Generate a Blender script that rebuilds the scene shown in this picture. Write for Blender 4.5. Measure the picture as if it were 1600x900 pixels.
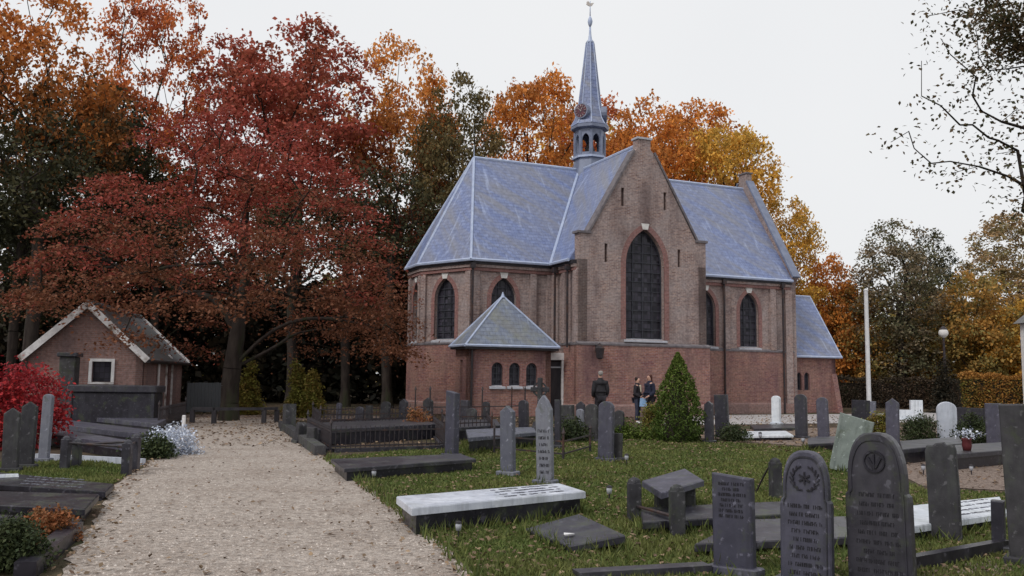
import bpy, math, random
import numpy as np
from mathutils import Vector, Matrix
from mathutils.geometry import tessellate_polygon
for _o in list(bpy.data.objects): bpy.data.objects.remove(_o)
scene = bpy.context.scene
COL = scene.collection
R = math.radians
# ------------------------------------------------------------------ camera
F = 1386.0; EYE = 1.6; PITCH = math.atan(140/F); ROLL = R(0.7)
cam = bpy.data.cameras.new('camera'); camo = bpy.data.objects.new('camera', cam); COL.objects.link(camo)
CM = Matrix.Rotation(R(90)+PITCH, 3, 'X') @ Matrix.Rotation(ROLL, 3, 'Z')
camo.matrix_world = Matrix.Translation((0, 0, EYE)) @ CM.to_4x4()
cam.sensor_width = 36; cam.lens = F/1600*36; cam.clip_start = 0.1; cam.clip_end = 3000
scene.camera = camo
# ------------------------------------------------------------------ sky and light (overcast)
SUN_EL, SUN_AZ = R(48), R(-140)      # azimuth measured from +Y towards +X: behind the camera, to its left
world = bpy.data.worlds.new('World'); scene.world = world; world.use_nodes = True
nt = world.node_tree; nt.nodes.clear()
wo = nt.nodes.new('ShaderNodeOutputWorld'); bg = nt.nodes.new('ShaderNodeBackground')
sky = nt.nodes.new('ShaderNodeTexSky'); sky.sky_type = 'NISHITA'; sky.sun_disc = False
sky.sun_elevation = SUN_EL; sky.sun_rotation = SUN_AZ; sky.dust_density = 4; sky.air_density = 1.5
sc = nt.nodes.new('ShaderNodeVectorMath'); sc.operation = 'SCALE'; sc.inputs[3].default_value = 0.08
nt.links.new(sky.outputs[0], sc.inputs[0])
tc = nt.nodes.new('ShaderNodeTexCoord'); no = nt.nodes.new('ShaderNodeTexNoise')
no.inputs['Scale'].default_value = 1.6; no.inputs['Detail'].default_value = 4
nt.links.new(tc.outputs['Generated'], no.inputs['Vector'])
cr = nt.nodes.new('ShaderNodeValToRGB')
cr.color_ramp.elements[0].position = .3; cr.color_ramp.elements[0].color = (.775, .785, .805, 1)
cr.color_ramp.elements[1].position = .7; cr.color_ramp.elements[1].color = (.825, .83, .84, 1)
nt.links.new(no.outputs[0], cr.inputs[0])
mx = nt.nodes.new('ShaderNodeMix'); mx.data_type = 'RGBA'; mx.inputs[0].default_value = .94
nt.links.new(sc.outputs[0], mx.inputs[6]); nt.links.new(cr.outputs[0], mx.inputs[7])
nt.links.new(mx.outputs[2], bg.inputs[0]); bg.inputs[1].default_value = 1.0
nt.links.new(bg.outputs[0], wo.inputs[0])
sd = bpy.data.lights.new('sun', 'SUN'); sd.energy = 1.5; sd.angle = R(16); sd.color = (1, .97, .93)
so = bpy.data.objects.new('sun', sd); COL.objects.link(so)
sv = Vector((math.cos(SUN_EL)*math.sin(SUN_AZ), math.cos(SUN_EL)*math.cos(SUN_AZ), math.sin(SUN_EL)))
so.rotation_euler = sv.to_track_quat('Z', 'Y').to_euler(); so.location = sv*60
scene.view_settings.view_transform = 'Standard'; scene.view_settings.look = 'None'
scene.view_settings.exposure = 0.13; scene.view_settings.gamma = 1
scene.view_settings.use_curve_mapping = False
# ------------------------------------------------------------------ placing: where a sight line meets the ground (or height z, or distance Y)
def at(u, v, z=None, Y=None):
    d = CM @ Vector(((u-800)/F, (450-v)/F, -1))
    if Y is not None: t = Y/d.y
    else: t = ((z or 0)-EYE)/d.z
    return Vector((d.x*t, d.y*t, EYE+d.z*t))
def px(d): return d/F            # metres per photo pixel at distance d
# ------------------------------------------------------------------ mesh helpers
class MB:
    def __init__(s): s.v = []; s.f = []; s.smooth = False
    def add(s, vs, fs):
        b = len(s.v); s.v += [tuple(p) for p in vs]; s.f += [tuple(i+b for i in f) for f in fs]; return s
    def box(s, x0, x1, y0, y1, z0, z1):
        return s.add([(x0,y0,z0),(x1,y0,z0),(x1,y1,z0),(x0,y1,z0),(x0,y0,z1),(x1,y0,z1),(x1,y1,z1),(x0,y1,z1)],
                     [(3,2,1,0),(4,5,6,7),(0,1,5,4),(1,2,6,5),(2,3,7,6),(3,0,4,7)])
    def bbox(s, x0, x1, y0, y1, z0, z1, b=.01):          # box with chamfered edges
        pts = []
        for (z, i) in ((z0, b), (z0+b, 0), (z1-b, 0), (z1, b)):
            for (cx, cy, sx, sy) in ((x0,y0,1,1),(x1,y0,-1,1),(x1,y1,-1,-1),(x0,y1,1,-1)):
                a = (cx+sx*(b+i), cy+sy*i, z); c = (cx+sx*i, cy+sy*(b+i), z)
                pts += [c, a] if (sx*sy > 0) else [a, c]
        fs = [tuple(range(7, -1, -1)), tuple(range(24, 32))]
        for k in range(3):
            for i in range(8):
                j = (i+1) % 8; fs.append((k*8+i, k*8+j, k*8+8+j, k*8+8+i))
        return s.add(pts, fs)
    def prism(s, poly, z0, z1, top=None):                # poly counter-clockwise in plan
        n = len(poly); top = top or poly
        vs = [(p[0], p[1], z0) for p in poly]+[(p[0], p[1], z1) for p in top]
        fs = [tuple(range(n-1, -1, -1)), tuple(range(n, 2*n))]+[(i, (i+1) % n, n+(i+1) % n, n+i) for i in range(n)]
        return s.add(vs, fs)
    def slab_xz(s, prof, y0, y1, b=0):                   # outline in x,z (counter-clockwise from the front), thick from y0 (front) to y1
        n = len(prof)
        if b:
            cx = sum(p[0] for p in prof)/n; cz = sum(p[1] for p in prof)/n
            ins = [(p[0]-b*(1 if p[0] > cx else -1), p[1]-b*(1 if p[1] > cz else 0)) for p in prof]
            rings = [(ins, y0), (prof, y0+b), (prof, y1-b), (ins, y1)]
        else: rings = [(prof, y0), (prof, y1)]
        vs = []; fs = []
        for pr, y in rings: vs += [(p[0], y, p[1]) for p in pr]
        m = len(rings)
        fs.append(tuple(range(n))); fs.append(tuple(range(m*n-1, (m-1)*n-1, -1)))
        for k in range(m-1):
            for i in range(n):
                j = (i+1) % n; fs.append((k*n+j, k*n+i, k*n+n+i, k*n+n+j))
        return s.add(vs, fs)
    def tube(s, p0, p1, r0, r1=None, n=6, cap=True):
        r1 = r0 if r1 is None else r1
        p0 = Vector(p0); p1 = Vector(p1); d = (p1-p0).normalized()
        a = d.orthogonal().normalized(); c = d.cross(a)
        vs = []
        for p, r in ((p0, r0), (p1, r1)):
            for i in range(n):
                t = 2*math.pi*i/n; vs.append(p+a*(r*math.cos(t))+c*(r*math.sin(t)))
        fs = [(i, (i+1) % n, n+(i+1) % n, n+i) for i in range(n)]
        if cap: fs += [tuple(range(n-1, -1, -1)), tuple(range(n, 2*n))]
        return s.add(vs, fs)
    def bar(s, p0, p1, w, h):                            # rectangular bar, w sideways, h up
        p0 = Vector(p0); p1 = Vector(p1); d = (p1-p0).normalized()
        up = Vector((0, 0, 1)) if abs(d.z) < .95 else Vector((0, 1, 0))
        sd_ = d.cross(up).normalized(); uu = sd_.cross(d)
        vs = [p+sd_*(a*w/2)+uu*(b*h/2) for p in (p0, p1) for a, b in ((-1,-1),(1,-1),(1,1),(-1,1))]
        return s.add(vs, [(3,2,1,0),(4,5,6,7),(0,1,5,4),(1,2,6,5),(2,3,7,6),(3,0,4,7)])
    def lathe(s, prof, cx=0, cy=0, n=12, cap=True):      # prof: (r,z) from the bottom up
        vs = []; fs = []
        for r, z in prof:
            for i in range(n):
                t = 2*math.pi*i/n; vs.append((cx+r*math.cos(t), cy+r*math.sin(t), z))
        for k in range(len(prof)-1):
            for i in range(n):
                j = (i+1) % n; fs.append((k*n+i, k*n+j, k*n+n+j, k*n+n+i))
        if cap: fs += [tuple(range(n-1, -1, -1)), tuple(range((len(prof)-1)*n, len(prof)*n))]
        return s.add(vs, fs)
    def mesh(s, name, mat, uv=True):
        me = bpy.data.meshes.new(name); me.from_pydata(s.v, [], s.f); me.update()
        if uv: uvmap(me)
        if s.smooth:
            for p in me.polygons: p.use_smooth = True
        if mat: me.materials.append(mat)
        return me
    def build(s, name, mat, parent=None, uv=True):
        o = bpy.data.objects.new(name, s.mesh(name, mat, uv)); COL.objects.link(o)
        if parent: o.parent = parent
        return o
def uvmap(me):                                           # metres along and up each face
    ul = me.uv_layers.new(name='UVMap'); Z = Vector((0, 0, 1))
    for p in me.polygons:
        n = p.normal
        if abs(n.z) > .97: t = Vector((1, 0, 0)); b = Vector((0, 1, 0))
        else: t = Z.cross(n).normalized(); b = n.cross(t)
        for li in p.loop_indices:
            co = me.vertices[me.loops[li].vertex_index].co
            ul.data[li].uv = (co.dot(t), co.dot(b))
def empty(name, loc=(0,0,0), rz=0):
    o = bpy.data.objects.new(name, None); COL.objects.link(o); o.location = loc; o.rotation_euler = (0, 0, rz)
    o.empty_display_size = .2; return o
def tag(o, label=None, cat=None, group=None, kind=None):
    if label: o['label'] = label
    if cat: o['category'] = cat
    if group: o['group'] = group
    if kind: o['kind'] = kind
    return o
# ------------------------------------------------------------------ materials
def S(r, g, b):                                           # sRGB 0-255 to linear
    f = lambda c: ((c/255+.055)/1.055)**2.4 if c > 10 else c/255/12.92
    return (f(r), f(g), f(b), 1)
def rgba(c): return tuple(c) if len(c) == 4 else tuple(c)+(1,)
class NM:
    def __init__(s, name):
        s.m = bpy.data.materials.new(name); s.m.use_nodes = True; s.t = s.m.node_tree
        s.b = s.t.nodes['Principled BSDF']
    def n(s, ty, **kw):
        x = s.t.nodes.new('ShaderNode'+ty)
        for k, v in kw.items():
            if k in x.inputs: x.inputs[k].default_value = v
            else: setattr(x, k, v)
        return x
    def l(s, a, b): s.t.links.new(a, b)
    def coord(s, which='Object', scale=(1,1,1), rot=(0,0,0)):
        c = s.n('TexCoord'); m = s.n('Mapping'); s.l(c.outputs[which], m.inputs[0])
        m.inputs['Scale'].default_value = scale; m.inputs['Rotation'].default_value = rot; return m.outputs[0]
    def ramp(s, fac, stops):
        r = s.n('ValToRGB'); e = r.color_ramp.elements
        while len(e) < len(stops): e.new(.5)
        for x, (p, c) in zip(e, stops): x.position = p; x.color = rgba(c)
        s.l(fac, r.inputs[0]); return r.outputs[0]
    def mix(s, fac, a, b, mode='MIX'):
        m = s.n('Mix'); m.data_type = 'RGBA'; m.blend_type = mode
        for i, x in ((0, fac), (6, a), (7, b)):
            if hasattr(x, 'links'): s.l(x, m.inputs[i])
            else: m.inputs[i].default_value = x if i == 0 else rgba(x)
        return m.outputs[2]
    def noise(s, vec, scale, detail=4, rough=.55, dist=0):
        n = s.n('TexNoise', Scale=scale, Detail=detail, Roughness=rough, Distortion=dist); s.l(vec, n.inputs['Vector']); return n.outputs[0]
    def bump(s, h, strength=.3, dist=.02):
        b = s.n('Bump', Strength=strength, Distance=dist); s.l(h, b.inputs['Height']); s.l(b.outputs[0], s.b.inputs['Normal'])
    def set(s, col=None, rough=None, spec=None, metal=None):
        for k, v in (('Base Color', col), ('Roughness', rough), ('Specular IOR Level', spec), ('Metallic', metal)):
            if v is None: continue
            if hasattr(v, 'links'): s.l(v, s.b.inputs[k])
            else: s.b.inputs[k].default_value = rgba(v) if k == 'Base Color' else v
        return s.m
def nmat(name, c1, c2, scale=3, rough=.8, bump=.3, bs=25, bd=.01, c3=None, spec=.3, detail=5, stretch=(1,1,1)):
    m = NM(name); v = m.coord('Object', stretch)
    f = m.noise(v, scale, detail)
    col = m.ramp(f, [(.3, c1), (.7, c2)])
    if c3:
        g = m.noise(v, scale*.35, 3, .6); k = m.ramp(g, [(.5, (0,0,0)), (.68, (1,1,1))])
        col = m.mix(k, col, c3)
    if bump: m.bump(m.noise(v, bs, 4), bump, bd)
    return m.set(col, rough, spec)
def brickmat(name, cols, mortar, stain, bw=.22, bh=.066):
    m = NM(name); uv = m.coord('UV'); ob = m.coord('Object')
    b = m.n('TexBrick', offset=.5, squash=1.0); m.l(uv, b.inputs['Vector'])
    b.inputs['Color1'].default_value = rgba(cols[0]); b.inputs['Color2'].default_value = rgba(cols[1]); b.inputs['Mortar'].default_value = rgba(mortar)
    b.inputs['Scale'].default_value = 1; b.inputs['Brick Width'].default_value = bw; b.inputs['Row Height'].default_value = bh
    b.inputs['Mortar Size'].default_value = .009; b.inputs['Mortar Smooth'].default_value = .3
    n1 = m.ramp(m.noise(ob, 1.3, 6, .65), [(.35, (0,0,0)), (.72, (1,1,1))])
    c = m.mix(n1, b.outputs[0], cols[2])
    n2 = m.ramp(m.noise(m.coord('Object', (1.2, 1.2, .35)), .9, 5, .6), [(.47, (0,0,0)), (.72, (.75,.75,.75))])
    c = m.mix(n2, c, stain)
    n3 = m.ramp(m.noise(uv, 9, 3), [(.3, (.72,.72,.72)), (.7, (1.2,1.2,1.2))])
    c = m.mix(1.0, c, n3, 'MULTIPLY')
    inv = m.n('Math', operation='SUBTRACT'); inv.inputs[0].default_value = 1; m.l(b.outputs['Fac'], inv.inputs[1])
    m.bump(inv.outputs[0], .5, .01)
    return m.set(c, .9, .2)
def slatemat(name, c1, c2, warm, streak, moss=None, w=.26, h=.19):
    m = NM(name); uv = m.coord('UV'); ob = m.coord('Object')
    b = m.n('TexBrick', offset=.5); m.l(uv, b.inputs['Vector'])
    b.inputs['Color1'].default_value = rgba(c1); b.inputs['Color2'].default_value = rgba(c2)
    b.inputs['Mortar'].default_value = rgba([x*.68 for x in c1[:3]]); b.inputs['Scale'].default_value = 1
    b.inputs['Brick Width'].default_value = w; b.inputs['Row Height'].default_value = h; b.inputs['Mortar Size'].default_value = .008
    # broad slanting warmer swathes paint the slates' moire shimmer into the colour; pale run-off streaks below the ridge
    mp2 = m.n('Mapping'); m.l(m.coord('UV', (1,1,1), (0,0,R(40))), mp2.inputs[0]); mp2.inputs['Scale'].default_value = (.22, 1.5, 1)
    k = m.ramp(m.noise(mp2.outputs[0], 1.0, 4, .6, .3), [(.42, (0,0,0)), (.64, (.75,.75,.75))])
    c = m.mix(k, b.outputs[0], warm)
    k2 = m.ramp(m.noise(m.coord('UV', (2.6, .28, 1)), 1.5, 4, .6), [(.58, (0,0,0)), (.75, (.7,.7,.7))])
    c = m.mix(k2, c, streak)
    if moss:
        k3 = m.ramp(m.noise(ob, 1.6, 5, .65), [(.5, (0,0,0)), (.7, (.9,.9,.9))]); c = m.mix(k3, c, moss)
    sp = m.ramp(m.noise(uv, 5, 3), [(.3, (.8,.8,.8)), (.7, (1.15,1.15,1.15))]); c = m.mix(1.0, c, sp, 'MULTIPLY')
    inv = m.n('Math', operation='SUBTRACT'); inv.inputs[0].default_value = 1; m.l(b.outputs['Fac'], inv.inputs[1])
    m.bump(inv.outputs[0], .6, .02)
    return m.set(c, .45, .45)
M = {}
M['brick_upper'] = brickmat('brick_upper', ((.17,.095,.085), (.36,.235,.19), (.335,.285,.28)), (.39,.35,.345), (.12,.085,.085))
M['brick_lower'] = brickmat('brick_lower', ((.185,.055,.055), (.37,.17,.12), (.27,.17,.14)), (.31,.25,.25), (.125,.068,.08))
M['brick_red'] = brickmat('brick_red', ((.25,.10,.09), (.31,.14,.12), (.24,.14,.13)), (.28,.22,.21), (.17,.10,.10))
M['brick_shed'] = brickmat('brick_shed', ((.26,.13,.11), (.32,.18,.15), (.24,.16,.15)), (.30,.26,.25), (.15,.11,.11))
M['slate'] = slatemat('slate', (.145,.185,.345), (.20,.245,.41), (.215,.215,.235), (.38,.44,.62))
M['slate_moss'] = slatemat('slate_moss', (.15,.18,.26), (.19,.22,.29), (.19,.19,.18), (.36,.40,.48), (.205,.215,.19))
M['tile_shed'] = slatemat('tile_shed', (.09,.095,.11), (.13,.13,.14), (.12,.11,.105), (.22,.22,.23), (.075,.08,.045), .24, .28)
M['lead'] = nmat('lead', (.30,.36,.52), (.46,.52,.66), 4, .45, .15, 12, c3=(.36,.42,.58), spec=.5)
M['window_lead'] = nmat('window_lead', (.03,.032,.042), (.05,.052,.065), 3, .6, .1, 12)
M['lead_dark'] = nmat('lead_dark', (.13,.15,.22), (.20,.23,.32), 3, .5, .15, 12, spec=.5)
M['stone_pale'] = nmat('stone_pale', (.52,.50,.48), (.70,.69,.68), 6, .85, .25, 30)
M['stone_sill'] = nmat('stone_sill', (.33,.34,.38), (.46,.47,.52), 5, .8, .2, 30)
M['coping'] = nmat('coping', (.10,.09,.10), (.19,.17,.18), 5, .8, .3, 20)
M['dark_wood'] = nmat('dark_wood', (.022,.02,.026), (.05,.045,.05), 6, .6, .2, 30, stretch=(1,1,.2))
M['iron'] = nmat('iron', (.018,.016,.02), (.045,.036,.04), 9, .55, .2, 50, c3=(.07,.035,.025))
M['white_paint'] = nmat('white_paint', (.62,.61,.62), (.80,.79,.79), 7, .6, .15, 40)
M['white_worn'] = nmat('white_worn', (.56,.54,.55), (.80,.79,.79), 5, .7, .2, 30, c3=(.15,.10,.07))
M['red_door'] = nmat('red_door', (.08,.014,.018), (.12,.024,.026), 4, .6, .1, 30)
M['pole_paint'] = nmat('pole_paint', (.50,.50,.52), (.66,.66,.67), 5, .5, .1, 30)
M['clock_face'] = nmat('clock_face', (.04,.03,.05), (.16,.05,.06), 8, .6, .1, 30)
M['gilt'] = nmat('gilt', (.55,.50,.46), (.68,.62,.58), 8, .5, .1, 30)
def glassmat():
    m = NM('church_glass'); v = m.coord('UV')
    vo = m.n('TexBrick', offset=0.0); m.l(v, vo.inputs['Vector']); vo.inputs['Scale'].default_value = 1; vo.inputs['Brick Width'].default_value = .16; vo.inputs['Row Height'].default_value = .2; vo.inputs['Mortar Size'].default_value = .012
    vo.inputs['Color1'].default_value = (.006,.006,.011,1); vo.inputs['Color2'].default_value = (.05,.045,.065,1); vo.inputs['Mortar'].default_value = (.02,.02,.025,1)
    c = vo.outputs[0]; wn = m.n('TexWhiteNoise'); sn = m.n('VectorMath', operation='SNAP'); m.l(v, sn.inputs[0]); sn.inputs[1].default_value = (.16, .2, 1); m.l(sn.outputs[0], wn.inputs[0]); m.l(m.ramp(wn.outputs[0], [(0, (.2,.2,.2)), (1, (.6,.6,.6))]), m.b.inputs['Roughness'])
    m.bump(m.noise(v, 7, 2), .25, .01)
    return m.set(c, None, .3)
M['glass'] = glassmat()
def darkstone(name, a, b, rough, lich=None, spec=.5, bs=40, bump=.12):
    m = NM(name); v = m.coord('Object')
    c = m.ramp(m.noise(v, 5, 6, .6), [(.3, a), (.7, b)])
    k = m.ramp(m.noise(m.coord('Object', (1.4, 1.4, .5)), 2.2, 5, .65), [(.5, (0,0,0)), (.72, (.8,.8,.8))])
    if lich: c = m.mix(k, c, lich)
    oi = m.n('ObjectInfo'); rv = m.ramp(oi.outputs['Random'], [(0, (.70,.70,.74)), (.5, (1,1,1)), (1, (1.32,1.30,1.22))]); c = m.mix(1.0, c, rv, 'MULTIPLY')
    st = m.ramp(m.noise(m.coord('Object', (7, 7, .5)), 1.6, 4, .6), [(.5, (1,1,1)), (.75, (.62,.62,.62))]); c = m.mix(1.0, c, st, 'MULTIPLY')
    sp = m.ramp(m.noise(v, 15, 3, .55), [(.60, (0,0,0)), (.67, (.7,.7,.7))]); c = m.mix(sp, c, [x*1.7+.035 for x in b[:3]] if max(b) < .3 else [x*.8 for x in b[:3]])
    ms = m.ramp(m.noise(v, 3.1, 5, .7), [(.54, (0,0,0)), (.68, (.75,.75,.75))]); c = m.mix(ms, c, (.055,.066,.035)) if max(b) < .3 else c
    m.bump(m.noise(v, bs, 4), bump, .008)
    rr = m.ramp(m.noise(v, 3, 3), [(.3, (rough*.8,)*3), (.7, (min(1, rough*1.3),)*3)])
    return m.set(c, rr, spec)
M['granite'] = darkstone('granite', (.010,.009,.014), (.026,.024,.034), .34, (.035,.034,.045), .35)
M['granite_dull'] = darkstone('granite_dull', (.015,.014,.021), (.040,.038,.052), .36, (.06,.06,.07))
M['bluestone'] = darkstone('bluestone', (.034,.033,.053), (.070,.068,.100), .5, (.10,.10,.12))
M['bluestone_pale'] = darkstone('bluestone_pale', (.095,.10,.135), (.16,.165,.205), .6, (.13,.14,.15))
M['greenstone'] = darkstone('greenstone', (.12,.145,.14), (.20,.23,.22), .75, (.15,.18,.15))
M['sooty'] = darkstone('sooty', (.025,.024,.028), (.055,.053,.060), .75, (.075,.085,.07), .3, 22, .35)
M['marble'] = darkstone('marble', (.46,.50,.58), (.62,.65,.72), .35, (.34,.37,.39))
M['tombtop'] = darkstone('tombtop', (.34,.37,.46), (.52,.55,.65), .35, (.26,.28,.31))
M['ink'] = nmat('ink', (.016,.015,.02), (.026,.024,.03), 8, .8, 0)
# ground materials
def gravelmat(name, cols, sc=1.0, damp=(.20,.15,.12)):
    m = NM(name); v = m.coord('Object')
    vo = m.n('TexVoronoi', Scale=55*sc); m.l(v, vo.inputs['Vector'])
    sep = m.n('SeparateColor'); m.l(vo.outputs['Color'], sep.inputs[0])
    c = m.ramp(sep.outputs[0], [(0, cols[0]), (.5, cols[1]), (1, cols[2])])
    k = m.ramp(m.noise(v, .9, 6, .7), [(.45, (0,0,0)), (.75, (.6,.6,.6))]); c = m.mix(k, c, damp)
    k = m.ramp(m.noise(v, 7, 4, .7), [(.50, (0,0,0)), (.72, (.6,.6,.6))]); c = m.mix(k, c, [x*.6 for x in cols[1][:3]])
    mm = m.ramp(m.noise(v, 11, 5, .75), [(.36, (.58,.56,.55)), (.5, (1,1,1)), (.66, (1.22,1.2,1.18))]); c = m.mix(1.0, c, mm, 'MULTIPLY')
    hh = m.mix(.6, vo.outputs['Distance'], m.noise(v, 12, 5, .7))
    m.bump(hh, 1.0, .035)
    return m.set(c, .95, .15)
M['gravel'] = gravelmat('gravel', ((.30,.25,.215), (.40,.345,.305), (.49,.44,.40)))
M['gravel_brown'] = gravelmat('gravel_brown', ((.16,.115,.095), (.24,.185,.155), (.33,.27,.235)), 1, (.17,.13,.11))
M['paving'] = nmat('paving', (.30,.28,.28), (.42,.40,.40), 1.5, .85, .3, 12)
M['earth'] = nmat('earth', (.045,.034,.026), (.105,.075,.052), 1.2, .95, .8, 10, .05, c3=(.055,.06,.028), spec=.1)
M['grass_sheet'] = nmat('grass_sheet', (.07,.085,.024), (.14,.150,.05), 1.1, .95, .9, 14, .05, c3=(.085,.075,.038), spec=.1)
def leafmat(name, c1, c2, trans=.25, shift=.5):
    m = NM(name)
    a = m.n('Attribute', attribute_name='lr'); b = m.n('Attribute', attribute_name='cr')
    col = m.mix(m.ramp(b.outputs['Fac'], [(.5-shift*.5, (0,0,0)), (.5+shift*.5, (1,1,1))]), c1, c2)
    val = m.ramp(a.outputs['Fac'], [(0, (.55,.55,.55)), (1, (1.35,1.35,1.35))])
    col = m.mix(1.0, col, val, 'MULTIPLY')
    m.set(col, .65, .2)
    tr = m.n('BsdfTranslucent'); m.l(col, tr.inputs[0]); ms = m.n('MixShader'); ms.inputs[0].default_value = trans
    m.l(m.b.outputs[0], ms.inputs[1]); m.l(tr.outputs[0], ms.inputs[2])
    m.l(ms.outputs[0], m.t.nodes['Material Output'].inputs[0]); return m.m
L = {}
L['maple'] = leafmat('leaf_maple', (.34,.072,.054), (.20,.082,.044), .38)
L['redwood'] = leafmat('leaf_red', (.46,.115,.08), (.34,.105,.06), .45)
L['orange'] = leafmat('leaf_orange', (.74,.30,.065), (.50,.20,.055), .45)
L['orange_red'] = leafmat('leaf_orange_red', (.66,.22,.07), (.46,.13,.06), .45)
L['gold'] = leafmat('leaf_gold', (.76,.43,.08), (.56,.36,.08), .45)
L['green'] = leafmat('leaf_green', (.042,.046,.024), (.075,.068,.030), .3)
L['olive'] = leafmat('leaf_olive', (.42,.31,.09), (.25,.21,.07), .4)
L['greenorange'] = leafmat('leaf_green_orange', (.042,.045,.024), (.56,.20,.05), .35)
L['brown'] = leafmat('leaf_brown', (.44,.29,.15), (.28,.23,.11), .4)
L['overhang'] = leafmat('leaf_overhang', (.13,.085,.045), (.07,.07,.035), .3)
L['topgold'] = leafmat('leaf_topgold', (.26,.085,.05), (.70,.30,.075), .45)
L['dusk'] = leafmat('leaf_dusk', (.13,.11,.05), (.20,.14,.055), .35)
L['greybrown'] = leafmat('leaf_greybrown', (.26,.20,.13), (.14,.14,.075), .35)
L['mellow'] = leafmat('leaf_mellow', (.52,.28,.075), (.27,.22,.075), .4)
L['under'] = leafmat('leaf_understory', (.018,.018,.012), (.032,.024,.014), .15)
L['thuja'] = leafmat('leaf_thuja', (.07,.11,.022), (.125,.165,.032), .25)
L['yellowgreen'] = leafmat('leaf_yellowgreen', (.19,.19,.04), (.20,.14,.035), .3)
L['crimson'] = leafmat('leaf_crimson', (.42,.034,.036), (.28,.026,.034), .3)
L['heather'] = leafmat('leaf_heather', (.50,.55,.66), (.70,.73,.80), .2)
L['hedge'] = leafmat('leaf_hedge', (.17,.17,.042), (.38,.18,.045), .3)
L['hedge_brown'] = leafmat('leaf_hedge_brown', (.085,.055,.035), (.06,.045,.03), .2)
L['box'] = leafmat('leaf_box', (.035,.05,.022), (.06,.075,.03), .2)
L['rust'] = leafmat('leaf_rust', (.30,.11,.045), (.20,.10,.04), .2)
L['grassblade'] = leafmat('grass_blade', (.095,.130,.036), (.155,.168,.054), .3)
L['litter'] = leafmat('leaf_litter', (.15,.095,.065), (.25,.175,.11), .1)
M['bark'] = nmat('bark', (.022,.017,.016), (.055,.044,.038), 5, .95, .8, 14, .04, spec=.1, stretch=(1,1,.25), c3=(.035,.04,.022))
# ================================================================== ground
def extend(p, q, k):                                     # from p through q and on
    p = Vector(p); q = Vector(q); return q+(q-p).normalized()*k
def sheet(name, pts, z, mat):
    m = MB(); m.add([(p[0], p[1], z) for p in pts], [tuple(range(len(pts)))])
    o = m.build(name, mat); o['kind'] = 'structure'; return o
mb = MB(); mb.add([(-700,-300,-.004),(700,-300,-.004),(700,1200,-.004),(-700,1200,-.004)], [(0,1,2,3)])
tag(mb.build('ground', M['earth']), kind='structure')
G = lambda u, v: at(u, v)
pl = [G(293,652), G(290,657), G(222,731), G(184,752), G(140,820), G(70,930)]
pr = [G(770,930), G(690,850), G(625,800), G(560,752), G(505,712), G(440,662), G(438,655)]
pl.append(extend(pl[-2], pl[-1], 9)); pr.insert(0, extend(pr[1], pr[0], 9))
_r = random.Random(8)
def ragged(ps, amp):
    out = []
    for a, b in zip(ps[:-1], ps[1:]):
        n = max(1, int((b-a).length/.22))
        for i in range(n): q = a.lerp(b, i/n); out.append(Vector((q.x+_r.uniform(-amp, amp), q.y+_r.uniform(-amp, amp), 0)))
    return out+[ps[-1]]
pl = ragged(pl, .05); pr = ragged(pr, .05)
PATH = [p.to_2d() for p in (pl+pr)]
sheet('gravel_path', PATH, .004, M['gravel'])
cross = [G(180,657), G(180,646.5), G(610,650), G(610,656)]
sheet('cross_path', [p.to_2d() for p in cross], .0, M['gravel_brown'])
GR1 = [G(u, v).to_2d() for u, v in ((772,930),(694,850),(629,800),(564,752),(512,716),(600,706),(760,692),(900,684),(1010,684),(1100,688),(1330,706),(1440,764),(1760,780),(1800,930))]
e1 = extend(GR1[1].to_3d(), GR1[0].to_3d(), 5).to_2d(); e2 = Vector((9, 1.5))
sheet('lawn', [e1]+GR1+[e2], .0, M['grass_sheet'])
GR2 = [G(u, v).to_2d() for u, v in ((-60,770),(-60,722),(150,722),(214,730),(188,750),(150,770))]
sheet('grass_strip', GR2, .0, M['grass_sheet'])
sheet('grave_walk', [G(u, v).to_2d() for u, v in ((1096,685),(1096,672),(1330,668),(1700,664),(1760,776),(1442,760),(1332,703))], .004, M['gravel_brown'])
sheet('church_apron', [G(u, v).to_2d() for u, v in ((1020,665),(1020,655),(1110,648.5),(1330,647),(1420,645),(1700,644),(1700,656),(1330,661))], .004, M['paving'])
# ================================================================== church
AX = R(23.4)
church = empty('church', (1.81, 39.3, 0), AX)
tag(church, 'brick village church with blue slate roofs, pointed transept gable and slender ridge spire', 'church')
def arch(s0, s1, z0, zs, zt, n=7):                        # pointed arch outline, counter-clockwise from lower left
    c = (s0+s1)/2; h = zt-zs; hw = (s1-s0)/2
    r = (hw*hw+h*h)/(2*hw)
    a = math.atan2(h, r-hw) if r > hw else math.pi/2
    pts = [(s0, z0), (s1, z0)]
    for i in range(n+1): t = a*i/n; pts.append((s1-r+r*math.cos(t), zs+r*math.sin(t)))
    for i in range(n-1, -1, -1): t = a*i/n; pts.append((s0+r-r*math.cos(t), zs+r*math.sin(t)))
    return pts
class Plane:                                              # a wall plane: s along, z up, out = outward normal
    def __init__(s, o, d):
        s.o = Vector((o[0], o[1], 0)); s.d = Vector((d[0], d[1], 0)).normalized(); s.n = Vector((s.d.y, -s.d.x, 0))
    def p(s, a, z, out=0): return s.o+s.d*a+s.n*out+Vector((0, 0, z))
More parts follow.
